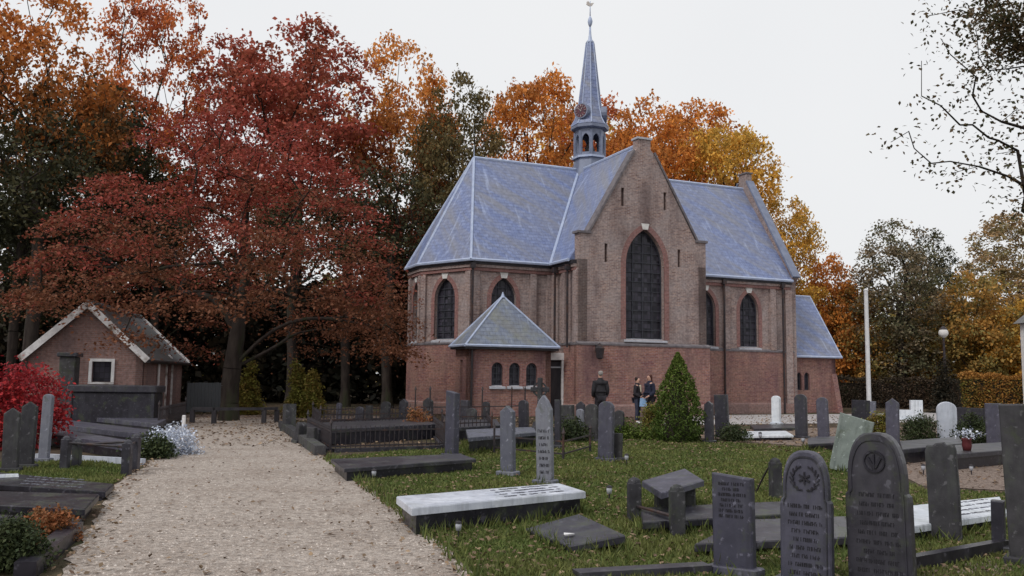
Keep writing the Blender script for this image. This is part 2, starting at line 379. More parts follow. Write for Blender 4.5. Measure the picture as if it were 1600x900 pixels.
def wall(mb, pl, outer, holes, out=0, depth=.4, back=True):
    loops = [outer]+[list(h) for h in holes]
    vs = [[Vector((p[0], p[1], 0)) for p in lp] for lp in loops]
    flat = [p for lp in loops for p in lp]
    tris = tessellate_polygon(vs)
    front = [pl.p(p[0], p[1], out) for p in flat]
    fs = []
    for t in tris:
        a, b, c = [flat[i] for i in t]
        cr_ = (b[0]-a[0])*(c[1]-a[1])-(b[1]-a[1])*(c[0]-a[0])
        fs.append(tuple(t) if cr_ > 0 else (t[0], t[2], t[1]))
    mb.add(front, fs)
    k = 0
    for li, lp in enumerate(loops):
        n = len(lp)
        v = [pl.p(p[0], p[1], out) for p in lp]+[pl.p(p[0], p[1], out-depth) for p in lp]
        f = [(i, n+i, n+(i+1) % n, (i+1) % n) if li else (i, n+i, n+(i+1) % n, (i+1) % n) for i in range(n)]
        if li: f = [x[::-1] for x in f]
        mb.add(v, [x[::-1] for x in f] if not li else [x[::-1] for x in f])
def ring(mb, pl, lp, w, out, th):                         # surround following an arch: open at the bottom
    c = (lp[0][0]+lp[1][0])/2
    inner = lp[1:]+[lp[0]]
    outer = []
    for i, p in enumerate(inner):
        if i == 0: outer.append((p[0]+w, p[1])); continue
        if i == len(inner)-1: outer.append((p[0]-w, p[1])); continue
        a = Vector(inner[i-1]); b = Vector(inner[i+1]); t = (b-a).normalized(); nn = Vector((t.y, -t.x))
        outer.append((p[0]+nn.x*w, p[1]+nn.y*w))
    for i in range(len(inner)-1):
        q = [inner[i], outer[i], outer[i+1], inner[i+1]]
        vs = [pl.p(x[0], x[1], out) for x in q]+[pl.p(x[0], x[1], out-th) for x in q]
        mb.add(vs, [(0,1,2,3),(1,5,6,2),(0,3,7,4),(4,5,1,0),(3,2,6,7)])
def window(pl, s0, s1, z0, zs, zt, out=0, cols=3, dz=.32, keystone=True, ringw=.2, inset=.22, par=church, sill=True, n=7):
    lp = arch(s0, s1, z0, zs, zt, n)
    fr = MB()
    ring(fr, pl, arch(s0+.055, s1-.055, z0+.05, zs, zt-.06, n), .06, out-inset+.05, .06)
    fr.add([pl.p(s0, z0, out-inset+.05), pl.p(s1, z0, out-inset+.05), pl.p(s1, z0+.06, out-inset+.05), pl.p(s0, z0+.06, out-inset+.05)], [(0,1,2,3)])
    def top_at(s):
        best = zs
        for i in range(2, len(lp)-1):
            a, b = lp[i], lp[i+1]
            if (a[0]-s)*(b[0]-s) <= 0 and a[0] != b[0]: best = max(best, a[1]+(b[1]-a[1])*(s-a[0])/(b[0]-a[0]))
        return best
    for i in range(1, cols):
        s = s0+(s1-s0)*i/cols
        fr.bar(pl.p(s, z0, out-inset+.02), pl.p(s, top_at(s)-.02, out-inset+.02), .035, .035)
    w = fr.build('window', M['window_lead'], par)
    g = MB(); g.add([pl.p(p[0], p[1], out-inset) for p in lp], [tuple(range(len(lp)))]); g.build('pane', M['glass'], w)
    z = z0+dz; bars = MB()
    while z < zt-.15:
        a, b = s0, s1
        if z > zs:
            xs = [lp[i][0]+(lp[i+1][0]-lp[i][0])*(z-lp[i][1])/(lp[i+1][1]-lp[i][1]) for i in range(2, len(lp)-1) if (lp[i][1]-z)*(lp[i+1][1]-z) <= 0 and lp[i][1] != lp[i+1][1]]
            if len(xs) >= 2: a, b = min(xs), max(xs)
        bars.bar(pl.p(a, z, out-inset+.03), pl.p(b, z, out-inset+.03), .03, .03); z += dz
    bo = bars.build('saddle_bars', M['window_lead'], w); bo['kind'] = 'stuff'
    if ringw:
        r = MB(); ring(r, pl, lp, ringw, out+.012, .05); r.build('arch_surround', M['brick_red'], w)
    if sill:
        s_ = MB(); a = pl.p(s0-.12, z0, 0); vs = []
        for s in (s0-.1, s1+.1): vs += [pl.p(s, z0-.12, out), pl.p(s, z0-.12, out+.09), pl.p(s, z0-.05, out+.09), pl.p(s, z0+.05, out-inset)]
        s_.add(vs, [(0,1,2,3),(7,6,5,4),(0,4,5,1),(1,5,6,2),(2,6,7,3),(3,7,4,0)]); s_.build('sill', M['stone_sill'], w)
    if keystone:
        kk = MB(); c = (s0+s1)/2
        q = [(c-.13, zt-.02), (c+.13, zt-.02), (c+.2, zt+.24), (c-.2, zt+.24)]
        vs = [pl.p(x[0], x[1], out+.035) for x in q]+[pl.p(x[0], x[1], out-.05) for x in q]
        kk.add(vs, [(0,1,2,3),(1,5,6,2),(0,3,7,4),(4,5,1,0),(3,2,6,7)]); kk.build('keystone', M['stone_pale'], w)
    return w, lp
W = 7.2; HR = 3.6; EAVE = 6.62; RIDGE = 12.05
Cc = (-3.84, 0.); Dd = (-5.2, 2.7); De = (-5.2, W-2.7); Ce = (-3.84, W); XR = 13.31
SL = 6.42                                                 # transept width
LED = 3.1
pl_choir = Plane(Cc, (1, 0)); pl_nave = Plane((SL, 0), (1, 0)); pl_ap = Plane(Dd, (Cc[0]-Dd[0], Cc[1]-Dd[1]))
pl_end = Plane(De, (0, -1)); pl_tr = Plane((0, -2.5), (1, 0)); pl_ret = Plane((0, 0), (0, -1)); pl_ret2 = Plane((SL, -2.5), (0, 1))
pl_back = Plane((XR, W), (-1, 0)); pl_apb = Plane(Ce, (De[0]-Ce[0], De[1]-Ce[1])); pl_west = Plane((XR, 0), (0, 1))
lap = math.hypot(Cc[0]-Dd[0], Cc[1]-Dd[1])
holes = {}
w1 = arch(2.36-.6-.02+0, 2.36+.6-.02, 3.25, 4.95, 5.9)
_c = 3.84-2.36
WIN_CH = (_c-.58, _c+.58, 3.25, 5.0, 5.92)
WIN_AP = (lap*.47-.62, lap*.47+.62, 3.22, 5.0, 5.92)
WIN_N = [(1.20, 2.34, 3.22, 5.0, 5.92), (3.78, 4.92, 3.22, 5.0, 5.92)]
WIN_T = (2.27, 4.22, 3.30, 6.55, 8.12)
up = MB()
wall(up, pl_choir, [(0, LED), (3.84, LED), (3.84, EAVE), (0, EAVE)], [arch(*WIN_CH)])
up.build('choir_wall', M['brick_upper'], church)
up = MB(); wall(up, pl_ap, [(0, LED), (lap, LED), (lap, EAVE), (0, EAVE)], [arch(*WIN_AP)]); up.build('apse_wall', M['brick_upper'], church)
up = MB(); wall(up, pl_end, [(0, LED), (De[1]-Dd[1], LED), (De[1]-Dd[1], EAVE), (0, EAVE)], [arch(.45, 1.35, 3.22, 5., 5.92)]); up.build('apse_end_wall', M['brick_upper'], church)
up = MB(); wall(up, pl_apb, [(0, LED), (lap, LED), (lap, EAVE), (0, EAVE)], []); up.build('apse_rear_wall', M['brick_upper'], church)
up = MB(); wall(up, pl_back, [(0, 0), (XR-Ce[0], 0), (XR-Ce[0], EAVE), (0, EAVE)], []); up.build('rear_wall', M['brick_upper'], church)
up = MB(); wall(up, pl_nave, [(0, LED), (XR-SL, LED), (XR-SL, EAVE), (0, EAVE)], [arch(*w) for w in WIN_N]); up.build('nave_wall', M['brick_upper'], church)
up = MB(); wall(up, pl_ret, [(0, LED), (2.5, LED), (2.5, EAVE), (0, EAVE)], []); up.build('transept_side_wall', M['brick_upper'], church)
up = MB(); wall(up, pl_ret2, [(0, LED), (2.5, LED), (2.5, EAVE), (0, EAVE)], []); up.build('transept_side_wall', M['brick_upper'], church)
# transept gable
cx = SL/2
gab = [(0, LED), (SL, LED), (SL, 7.72), (SL-.5, 7.72), (cx+.47, 11.55), (cx+.33, 11.7), (cx+.33, 12.12), (cx-.33, 12.12), (cx-.33, 11.7), (cx-.47, 11.55), (.5, 7.72), (0, 7.72)]
slots = [(1.30,6.55,7.35), (5.0,6.55,7.35), (2.12,9.05,9.85), (4.28,9.05,9.85)]
slr = [[(s-.075, a), (s+.075, a), (s+.075, b), (s-.075, b)] for s, a, b in slots]
up = MB(); wall(up, pl_tr, gab, [arch(*WIN_T)]+slr, depth=.4)
vs = [pl_tr.p(p[0], p[1], -.4) for p in gab]; up.add(vs, [tuple(range(len(vs)-1, -1, -1))])
gable = up.build('transept_gable', M['brick_upper'], church)
for s, a, b in slots:
    sl_ = MB(); sl_.add([pl_tr.p(x, z, -.2) for x, z in ((s-.08, a), (s+.08, a), (s+.08, b), (s-.08, b))], [(0,1,2,3)]); sl_.build('slot_niche', M['brick_shed'], gable)
def coping(pl, pts, w0, w1, th, par, name='coping', mat='coping'):
    for i in range(len(pts)-1):
        m = MB(); a, b = pts[i], pts[i+1]; d = (Vector(b)-Vector(a)).normalized(); nn = Vector((-d.y, d.x))*th
        if nn.y < 0: nn = -nn
        q = [a, b, (b[0]+nn.x, b[1]+nn.y), (a[0]+nn.x, a[1]+nn.y)]
        vs = [pl.p(x[0], x[1], w0) for x in q]+[pl.p(x[0], x[1], w1) for x in q]
        m.add(vs, [(0,1,2,3),(7,6,5,4),(0,4,5,1),(1,5,6,2),(2,6,7,3),(3,7,4,0)]); m.build(name, M[mat], par)
coping(pl_tr, [(-.09, 7.725), (.56, 7.725)], .06, -.46, .10, gable)
coping(pl_tr, [(.5, 7.80), (cx-.47, 11.555)], .06, -.46, .09, gable)
coping(pl_tr, [(cx+.47, 11.555), (SL-.5, 7.80)], .06, -.46, .09, gable)
coping(pl_tr, [(SL-.56, 7.725), (SL+.09, 7.725)], .06, -.46, .10, gable)
coping(pl_tr, [(cx-.38, 12.122), (cx+.38, 12.122)], .06, -.46, .09, gable, 'pinnacle_cap', 'stone_sill')
# lower walls, a little proud and topped by a sloping ledge
def lower(name, pl, a, b, holes=(), out=.10):
    m = MB(); wall(m, pl, [(a, 0), (b, 0), (b, LED-.08), (a, LED-.08)], holes, out, .3)
    o = m.build(name, M['brick_lower'], church)
    l_ = MB(); vs = []
    for s in (a-.02, b+.02): vs += [pl.p(s, LED-.1, out+.03), pl.p(s, LED-.03, out+.035), pl.p(s, LED+.06, -.02), pl.p(s, LED-.1, -.02)]
    l_.add(vs, [(3,2,1,0),(4,5,6,7),(0,1,5,4),(1,2,6,5),(2,3,7,6),(3,0,4,7)]); l_.build('ledge', M['coping'], o)
    p_ = MB(); vs = []
    for s in (a-.04, b+.04): vs += [pl.p(s, 0, out+.07), pl.p(s, .45, out+.07), pl.p(s, .55, out-.01), pl.p(s, 0, out-.01)]
    p_.add(vs, [(3,2,1,0),(4,5,6,7),(0,1,5,4),(1,2,6,5),(2,3,7,6),(3,0,4,7)]); p_.build('plinth', M['brick_shed'], o)
    return o
lower('choir_lower_wall', pl_choir, -.05, 3.84)
lower('apse_lower_wall', pl_ap, -.05, lap+.05)
lower('apse_end_lower_wall', pl_end, -.05, De[1]-Dd[1]+.05)
lower('apse_rear_lower_wall', pl_apb, -.05, lap+.05)
lower('nave_lower_wall', pl_nave, 0, XR-SL+.1)
lower('transept_lower_wall', pl_tr, -.1, SL+.1)
lower('transept_side_lower_wall', pl_ret, 0, 2.5); lower('transept_side_lower_wall', pl_ret2, 0, 2.5)
# windows
window(pl_tr, *WIN_T, cols=4, dz=.42, ringw=.24, inset=.28, n=10)
window(pl_choir, *WIN_CH); window(pl_ap, *WIN_AP); window(pl_end, .45, 1.35, 3.22, 5., 5.92)
for w in WIN_N: window(pl_nave, *w)
# pilasters and friezes
def pil(pl, s, w, z0=LED, z1=6.1, out=.12, name='pilaster', mat='brick_upper'):
    m = MB(); vs = [pl.p(a, z, o) for z in (z0, z1) for a, o in ((s-w/2, -.02), (s-w/2, out), (s+w/2, out), (s+w/2, -.02))]
    m.add(vs, [(0,3,2,1),(4,5,6,7),(0,1,5,4),(1,2,6,5),(2,3,7,6),(3,0,4,7)]); 
    vs = [pl.p(a, z, o) for a in (s-w/2, s+w/2) for z, o in ((z1, -.02), (z1, out), (z1+.16, -.02))]
    m.add(vs, [(0,1,2),(5,4,3),(0,3,4,1),(1,4,5,2),(2,5,3,0)])
    return m.build(name, M[mat], church)
for s in (.16, 3.68, 2.85): pil(pl_choir, s, .3)
pil(pl_ap, .16, .3); pil(pl_ap, lap-.16, .3); pil(pl_end, 1.64, .3); pil(pl_end, .16, .3)
for s in (2.95, 5.75): pil(pl_nave, s, .34)
pil(pl_nave, XR-SL-.2, .42, 0, 6.1, .16, 'pilaster', 'brick_upper')
for s in (.2, 1.25, 2.3): pil(pl_ret, s, .3)
def frieze(pl, a, b):
    for z0, z1, o, mt, nm in ((6.16, 6.30, .10, 'brick_red', 'brick_band'), (6.304, 6.43, .15, 'brick_upper', 'brick_band'), (6.434, 6.60, .2, 'dark_wood', 'cornice_board')):
        m = MB(); vs = [pl.p(s, z, w) for z in (z0, z1) for s, w in ((a, -.02), (a, o), (b, o), (b, -.02))]
        m.add(vs, [(0,3,2,1),(4,5,6,7),(0,1,5,4),(1,2,6,5),(2,3,7,6),(3,0,4,7)]); m.build(nm, M[mt], church)
frieze(pl_choir, -.06, 3.84); frieze(pl_ap, -.06, lap+.06); frieze(pl_end, -.06, De[1]-Dd[1]+.06); frieze(pl_apb, -.06, lap+.06); frieze(pl_nave, 0, XR-SL); frieze(pl_ret, 0, 2.3)
# roofs
def poly_out(pts, d):                                     # plan offset of an open polyline, outward = right-hand side
    res = []
    for i, p in enumerate(pts):
        ns = []
        for a, b in ((i-1, i), (i, i+1)):
            if a < 0 or b >= len(pts): continue
            t = (Vector(pts[b])-Vector(pts[a])).normalized(); ns.append(Vector((t.y, -t.x)))
        n = sum(ns, Vector((0, 0))).normalized(); n = n/(n.dot(ns[0])); res.append(Vector(p)+n*d)
    return res
line = [(XR, W), Ce, De, Dd, Cc, (XR, 0)]
line = line[::1]
eo = poly_out(line, -.26) if Vector(poly_out(line, .26)[0]).y < W else poly_out(line, .26)
E = (-2.48, HR, RIDGE); RW = (XR, HR, RIDGE)
ez = EAVE-.02
ev = [(p.x, p.y, ez) for p in eo]
rf = MB(); th = Vector((0, 0, -.09))
vs = ev+[E, RW]
rf.add(vs, [(4,5,7,6), (3,4,6), (2,3,6), (1,2,6), (0,1,6,7), (5,4,3,2,1,0)])
# thickness at the eaves
roof = rf.build('nave_roof', M['slate'], church)
def strip(pts, r, par, name, mat='lead', n=6):
    for i in range(len(pts)-1):
        m = MB(); m.tube(pts[i], pts[i+1], r, r, n); m.build(name, M[mat], par)
for i in (1, 2, 3, 4): strip([ev[i], E], .065, roof, 'hip_roll')
strip([E, (3.3, HR, RIDGE)], .08, roof, 'ridge_roll'); strip([(4.4, HR, RIDGE), RW], .08, roof, 'ridge_roll')
for i in (1, 2, 3): strip([ev[i], ev[i+1]], .075, roof, 'gutter')
strip([ev[4], (-.1, ev[4][1], ez)], .075, roof, 'gutter'); strip([(SL+.02, ev[5][1], ez), ev[5]], .075, roof, 'gutter')
m = MB(); m.tube((E[0], E[1], E[2]), (E[0], E[1], E[2]+.55), .03, .012, 5); m.build('ridge_finial', M['lead'], roof)
TR = 12.0; te0 = (-.28, SL+.28)
tr = MB(); y0, y1 = -2.12, HR+.3
tr.add([(te0[0], y0, ez), (cx, y0, TR), (cx, y1, TR), (te0[0], y1, ez), (te0[1], y0, ez), (te0[1], y1, ez)], [(0,1,2,3), (1,4,5,2), (0,4,1), (3,2,5), (0,3,5,4)])
troof = tr.build('transept_roof', M['slate'], church)
strip([(cx, y0, TR), (cx, y1-.3, TR)], .08, troof, 'ridge_roll')
va = (te0[0], -.32, ez)
strip([(te0[0]+.0, -.34, ez+.04), (cx-.05, HR-.05, TR+.03)], .07, troof, 'valley_lead'); strip([(te0[1], -.34, ez+.04), (cx+.05, HR-.05, TR+.03)], .07, troof, 'valley_lead')
strip([(te0[0]-.03, -.34, ez), (te0[0]-.03, y0, ez)], .075, troof, 'gutter')
# west gable parapet
wg = MB(); pw = Plane((XR+.36, -.02), (0, 1))
wgp = [(0, 0), (W+.04, 0), (W+.04, 6.7), (W+.1, 6.7), (HR+.35, 12.4), (HR+.35, 12.85), (HR-.3, 12.85), (HR-.3, 12.4), (-.22, 6.75), (0, 6.5)]
wall(wg, pw, wgp, [], 0, .36); wg.add([pw.p(p[0], p[1], -.36) for p in wgp], [tuple(range(len(wgp)-1, -1, -1))])
wgo = wg.build('west_gable', M['brick_upper'], church)
coping(pw, [(-.26, 6.78), (HR-.3, 12.4)], .05, -.42, .10, wgo, 'coping', 'lead_dark'); coping(pw, [(HR+.35, 12.4), (W+.14, 6.73)], .05, -.42, .10, wgo, 'coping', 'lead_dark')
coping(pw, [(HR-.35, 12.855), (HR+.4, 12.855)], .05, -.41, .08, wgo, 'pinnacle_cap', 'coping')
# downpipes
def pipe(x, y, z0, z1, name='downpipe', mat='iron', r=.05):
    m = MB(); m.tube((x, y, z0), (x, y, z1), r, r, 8); m.box(x-.1, x+.1, y-.09, y+.09, z1-.22, z1+.01); return m.build(name, M[mat], church)
pipe(-3.9, -.24, 0, 6.45); pipe(-.26, -.75, 2.9, 6.4); pipe(-.26, -1.95, 2.9, 6.4); pipe(SL+2.72, -.2, 0, 6.45); pipe(SL+6.28, -.2, 0, 6.45)
# ------------------------------------------------------------------ spire
sx, sy = 3.79, HR
spire = MB(); 
o8 = lambda r, z, ph=math.pi/8: [(sx+r*math.cos(ph+i*math.pi/4), sy+r*math.sin(ph+i*math.pi/4), z) for i in range(8)]
def loft(mb, rings):
    n = len(rings[0]); vs = [p for r in rings for p in r]
    fs = [(k*n+i, k*n+(i+1) % n, k*n+n+(i+1) % n, k*n+n+i) for k in range(len(rings)-1) for i in range(n)]
    fs += [tuple(range(n-1, -1, -1)), tuple(range((len(rings)-1)*n, len(rings)*n))]; mb.add(vs, fs)
sk = MB(); loft(sk, [o8(.98, 11.2), o8(.88, 11.9), o8(.78, 12.62)]); turret = sk.build('turret_base', M['lead_dark'], church)
sk = MB(); loft(sk, [o8(.90, 12.62), o8(.90, 12.72)]); sk.build('moulding', M['lead'], turret)
bel = MB()
for i in range(8):
    ph = math.pi/8+i*math.pi/4; r = .74
    a = Vector((sx+r*math.cos(ph), sy+r*math.sin(ph), 0))
    bel.tube(a+Vector((0,0,12.72)), a+Vector((0,0,14.0)), .085, .085, 6)
    b = Vector((sx+r*math.cos(ph+math.pi/4), sy+r*math.sin(ph+math.pi/4), 0)); pb = Plane((a.x, a.y), (b-a)); ln = (b-a).length
    hole = arch(.1, ln-.1, 12.9, 13.55, 13.85, 5)
    wall(bel, pb, [(0, 12.72), (ln, 12.72), (ln, 14.1), (0, 14.1)], [hole], .02, .08)
bel.build('belfry', M['lead_dark'], church)
bell = MB(); bell.smooth = True; bell.lathe([(.30, 13.0), (.25, 13.1), (.19, 13.35), (.15, 13.48), (.03, 13.55)], sx, sy, 12); bell.tube((sx, sy, 13.5), (sx, sy, 14.1), .03); bell.build('bell', M['iron'], church)
sk = MB(); loft(sk, [o8(.80, 14.1), o8(.97, 14.16), o8(.97, 14.30), o8(.9, 14.34)]); sk.build('belfry_cornice', M['lead_dark'], church)
sk = MB(); loft(sk, [o8(.95, 14.34), o8(.74, 14.72), o8(.58, 15.4), o8(.44, 16.6), o8(.30, 17.9), o8(.20, 18.75)]); sp_ = sk.build('spire', M['slate'], church)
for i in range(8):
    strip([o8(.955, 14.34)[i], o8(.745, 14.72)[i], o8(.585, 15.4)[i], o8(.205, 18.75)[i]], .03, sp_, 'hip_roll')
fi = MB(); fi.smooth = True; fi.lathe([(.20, 18.73), (.22, 18.8), (.10, 18.95), (.06, 19.3), (.05, 19.6)], sx, sy, 10); fi.lathe([(.03, 19.6), (.10, 19.75), (.13, 19.9), (.10, 20.05), (.03, 20.2)], sx, sy, 10)
fi.tube((sx, sy, 20.1), (sx, sy, 21.0), .03, .02); fi.build('finial', M['lead'], sp_)
cock = MB(); cock.slab_xz([(sx-.22, 20.78), (sx-.05, 20.72), (sx+.1, 20.76), (sx+.22, 20.95), (sx+.08, 20.9), (sx-.02, 20.88), (sx-.12, 20.98), (sx-.2, 20.93)], sy-.02, sy+.02); cock.build('weather_vane', M['gilt'], sp_)
# clock faces on little dormers (front-left and right)
def clock(ang):
    c = Vector((math.cos(ang), math.sin(ang), 0)); t = Vector((-c.y, c.x, 0)); o = Vector((sx, sy, 14.98))
    d = MB(); n = 16
    f0 = [o+c*.86+t*(.40*math.cos(2*math.pi*i/n))+Vector((0,0,.40*math.sin(2*math.pi*i/n))) for i in range(n)]
    f1 = [p-c*.6 for p in f0]
    d.add(f0+f1, [tuple(range(n)), tuple(range(2*n-1, n-1, -1))]+[(i, n+i, n+(i+1) % n, (i+1) % n) for i in range(n)])
    ck = d.build('clock_case', M['lead_dark'], sp_)
    dl = MB(); f = [o+c*.865+t*(.34*math.cos(2*math.pi*i/n))+Vector((0,0,.34*math.sin(2*math.pi*i/n))) for i in range(n)]; dl.add(f, [tuple(range(n))]); dl.build('clock_dial', M['clock_face'], ck)
    mk = MB()
    for i in range(12):
        a = 2*math.pi*i/12; e = t*math.cos(a)+Vector((0,0,1))*math.sin(a); mk.bar(o+c*.872+e*.22, o+c*.872+e*.31, .035, .01)
    mk.build('hour_marks', M['gilt'], ck)['kind'] = 'stuff'
    for a, l_ in ((1.0, .2), (2.4, .28)):
        e = t*math.cos(a)+Vector((0,0,1))*math.sin(a); hd = MB(); hd.bar(o+c*.878-e*.05, o+c*.878+e*l_, .03, .012); hd.build('clock_hand', M['gilt'], ck)
clock(R(-150)); clock(R(-30))
# ------------------------------------------------------------------ vestry with pyramid roof, on the choir side
AL, AR_, AF = -4.53, -.84, -1.6
vest = empty('vestry', (1.81, 39.3, 0), AX); tag(vest, 'small square brick vestry with pyramid slate roof and three arched windows', 'vestry')
pv = Plane((AL, AF), (1, 0)); wv = AR_-AL
vh = [(1.0, 1.50), (1.78, 2.28), (2.55, 3.05)]
m = MB(); wall(m, pv, [(0, 0), (wv, 0), (wv, 2.8), (0, 2.8)], [arch(a, b, 1.25, 1.95, 2.22) for a, b in vh], 0, .3); m.build('front_wall', M['brick_lower'], vest)
pvl = Plane((AL, -.02), (0, -1)); m = MB(); wall(m, pvl, [(0, 0), (-AF-.02, 0), (-AF-.02, 2.8), (0, 2.8)], [[(.55, 1.0), (.85, 1.0), (.85, 2.3), (.55, 2.3)]], 0, .25); 
m.build('side_wall', M['brick_lower'], vest)
m = MB(); m.add([pvl.p(a, z, -.15) for a, z in ((.5, .95), (.9, .95), (.9, 2.35), (.5, 2.35))], [(0,1,2,3)]); m.build('pane', M['stone_sill'], vest)
pvr = Plane((AR_, AF), (0, 1)); m = MB(); wall(m, pvr, [(0, 0), (-AF-.12, 0), (-AF-.12, 2.8), (0, 2.8)], [], 0, .25); m.build('side_wall', M['brick_lower'], vest)
for a, b in vh: window(pv, a, b, 1.25, 1.95, 2.22, 0, 2, .25, False, .1, .14, vest, True, 5)
o_ = .28; b0 = [(AL-o_, AF-o_), (AR_+o_, AF-o_), (AR_+o_, -.02), (AL-o_, -.02)]
ap = ((AL+AR_)/2, AF*.42, 5.05)
m = MB(); m.box(AL-o_+.03, AR_+o_-.03, AF-o_+.03, -.03, 2.74, 2.86); m.build('eaves_board', M['dark_wood'], vest)
m = MB(); vs = [(p[0], p[1], 2.88) for p in b0]+[ap]; m.add(vs, [(0,1,4), (1,2,4), (2,3,4), (3,0,4), (3,2,1,0)]); vr = m.build('roof', M['slate_moss'], vest)
for i in (0, 1, 3): strip([vs[i], ap], .045, vr, 'hip_roll')
strip([vs[3], vs[0]], .06, vr, 'gutter'); strip([vs[0], vs[1]], .06, vr, 'gutter')
m = MB(); m.lathe([(.12, 4.98), (.06, 5.1), (.02, 5.22)], ap[0], ap[1], 8); m.build('roof_cap', M['lead'], vr)
m = MB(); m.tube((AL+.1, AF-.09, 0), (AL+.1, AF-.09, 2.75), .05, .05, 8); m.build('downpipe', M['iron'], vest)
# link with side door
lk = empty('side_porch', (1.81, 39.3, 0), AX); tag(lk, 'narrow porch with tall dark door and white frame between vestry and transept', 'porch')
pk = Plane((AR_+.003, -1.30), (1, 0)); wk = -AR_-.11
m = MB(); wall(m, pk, [(0, 0), (wk, 0), (wk, 2.85), (0, 2.85)], [[(.07, .02), (wk-.06, .02), (wk-.06, 2.66), (.07, 2.66)]], 0, .2); m.box(AR_+.003, -.107, -1.30, -.12, 2.853, 2.95); m.build('porch_wall', M['brick_upper'], lk)
m = MB(); m.add([pk.p(a, z, -.12) for a, z in ((.07, .02), (wk-.06, .02), (wk-.06, 2.3), (.07, 2.3))], [(0,1,2,3)]); dr = m.build('door', M['dark_wood'], lk)
m = MB(); m.tube(pk.p(.16, 1.05, -.09), pk.p(.22, 1.05, -.09), .02); m.build('handle', M['iron'], dr)
m = MB(); m.bar(pk.p(.01, 2.52, .03), pk.p(wk+.02, 2.52, .03), .06, .30); m.build('door_lintel', M['white_paint'], lk)
m = MB(); m.bar(pk.p(wk-.045, 0, .02), pk.p(wk-.045, 2.36, .02), .09, .05); m.build('door_jamb', M['white_paint'], lk)
m = MB(); m.bar(pk.p(.035, 0, .02), pk.p(.035, 2.36, .02), .06, .05); m.build('door_jamb', M['stone_sill'], lk)
m = MB(); m.bar(pk.p(.07, 2.06, -.10), pk.p(wk-.06, 2.06, -.10), .05, .06); m.build('transom', M['stone_sill'], lk)
# ------------------------------------------------------------------ west annex
ann = empty('west_annex', (1.81, 39.3, 0), AX); tag(ann, 'low brick annex with steep slate roof at the right end of the church', 'annex')
X0, X1, Y0, Y1 = XR+.365, XR+3.45, .6, 4.6; hz = 2.85; rz_ = 6.2; ry = (Y0+Y1)/2
pa = Plane((X0, Y0), (1, 0)); wa = X1-X0
hs = [(.50, .80), (.98, 1.32)]
m = MB(); wall(m, pa, [(0, 0), (wa, 0), (wa, hz), (0, hz)], [arch(a, b, 1.15, 1.85, 2.05) for a, b in hs], 0, .25); m.build('front_wall', M['brick_lower'], ann)
for a, b in hs: window(pa, a, b, 1.15, 1.85, 2.05, 0, 1, .3, False, .08, .14, ann, False, 5)
pa2 = Plane((X1, Y0), (0, 1)); m = MB(); wall(m, pa2, [(0, 0), (Y1-Y0, 0), (Y1-Y0, hz), (ry-Y0, rz_-.1), (0, hz)], [], 0, .25); m.build('end_wall', M['brick_lower'], ann)
m = MB(); m.prism([(X1-.3, Y0-.45), (X1+.02, Y0-.45), (X1+.02, Y0+.01), (X1-.3, Y0+.01)], 0, 2.0, [(X1-.3, Y0-.05), (X1+.02, Y0-.05), (X1+.02, Y0+.01), (X1-.3, Y0+.01)]); m.build('buttress', M['brick_lower'], ann)
m = MB(); sl = (rz_-hz)/(ry-Y0+.25)
m.add([(X0, Y0-.25, hz), (X1+.2, Y0-.25, hz), (X1+.2, ry, rz_), (X0, ry, rz_), (X0, Y1+.25, hz), (X1+.2, Y1+.25, hz)], [(0,1,2,3), (3,2,5,4), (1,5,2), (0,3,4), (0,4,5,1)])
ar = m.build('roof', M['slate'], ann); strip([(X0, Y0-.27, hz), (X1+.2, Y0-.27, hz)], .06, ar, 'gutter'); strip([(X0, ry, rz_), (X1+.2, ry, rz_)], .06, ar, 'ridge_roll'); strip([(X1+.2, Y0-.25, hz), (X1+.2, ry, rz_)], .04, ar, 'verge')
# wall lantern under the ledge
ln = empty('wall_lantern', church.matrix_basis @ Vector((.85, -2.62, 2.55)) if False else (0,0,0)); 
LM = Matrix.Translation((1.81, 39.3, 0)) @ Matrix.Rotation(AX, 4, 'Z')
ln.location = LM @ Vector((.80, -2.6, 2.45)); ln.rotation_euler = (0, 0, AX); tag(ln, 'dark iron wall lantern on a bracket beside the transept corner', 'lantern')
m = MB(); m.lathe([(.05, -.05), (.16, .0), (.22, .38), (.24, .4), (.10, .55), (.02, .62)], 0, -.28, 6); m.build('lantern_cage', M['iron'], ln)
m = MB(); m.bar((0, 0, .48), (0, -.28, .62), .03, .04); m.box(-.07, .07, -.02, .0, .3, .65); m.build('bracket', M['iron'], ln)
m = MB(); m.lathe([(.13, .04), (.19, .36)], 0, -.28, 6); m.build('pane', M['stone_sill'], ln)
# ================================================================== shed
SH = empty('brick_shed', at(219, 655, Y=31).to_2d().to_3d(), 0); SH.location.z = 0
SH.rotation_euler = (0, 0, R(10)); tag(SH, 'small brick shed with dark tiled roof and white bargeboards behind the dark tomb', 'shed')
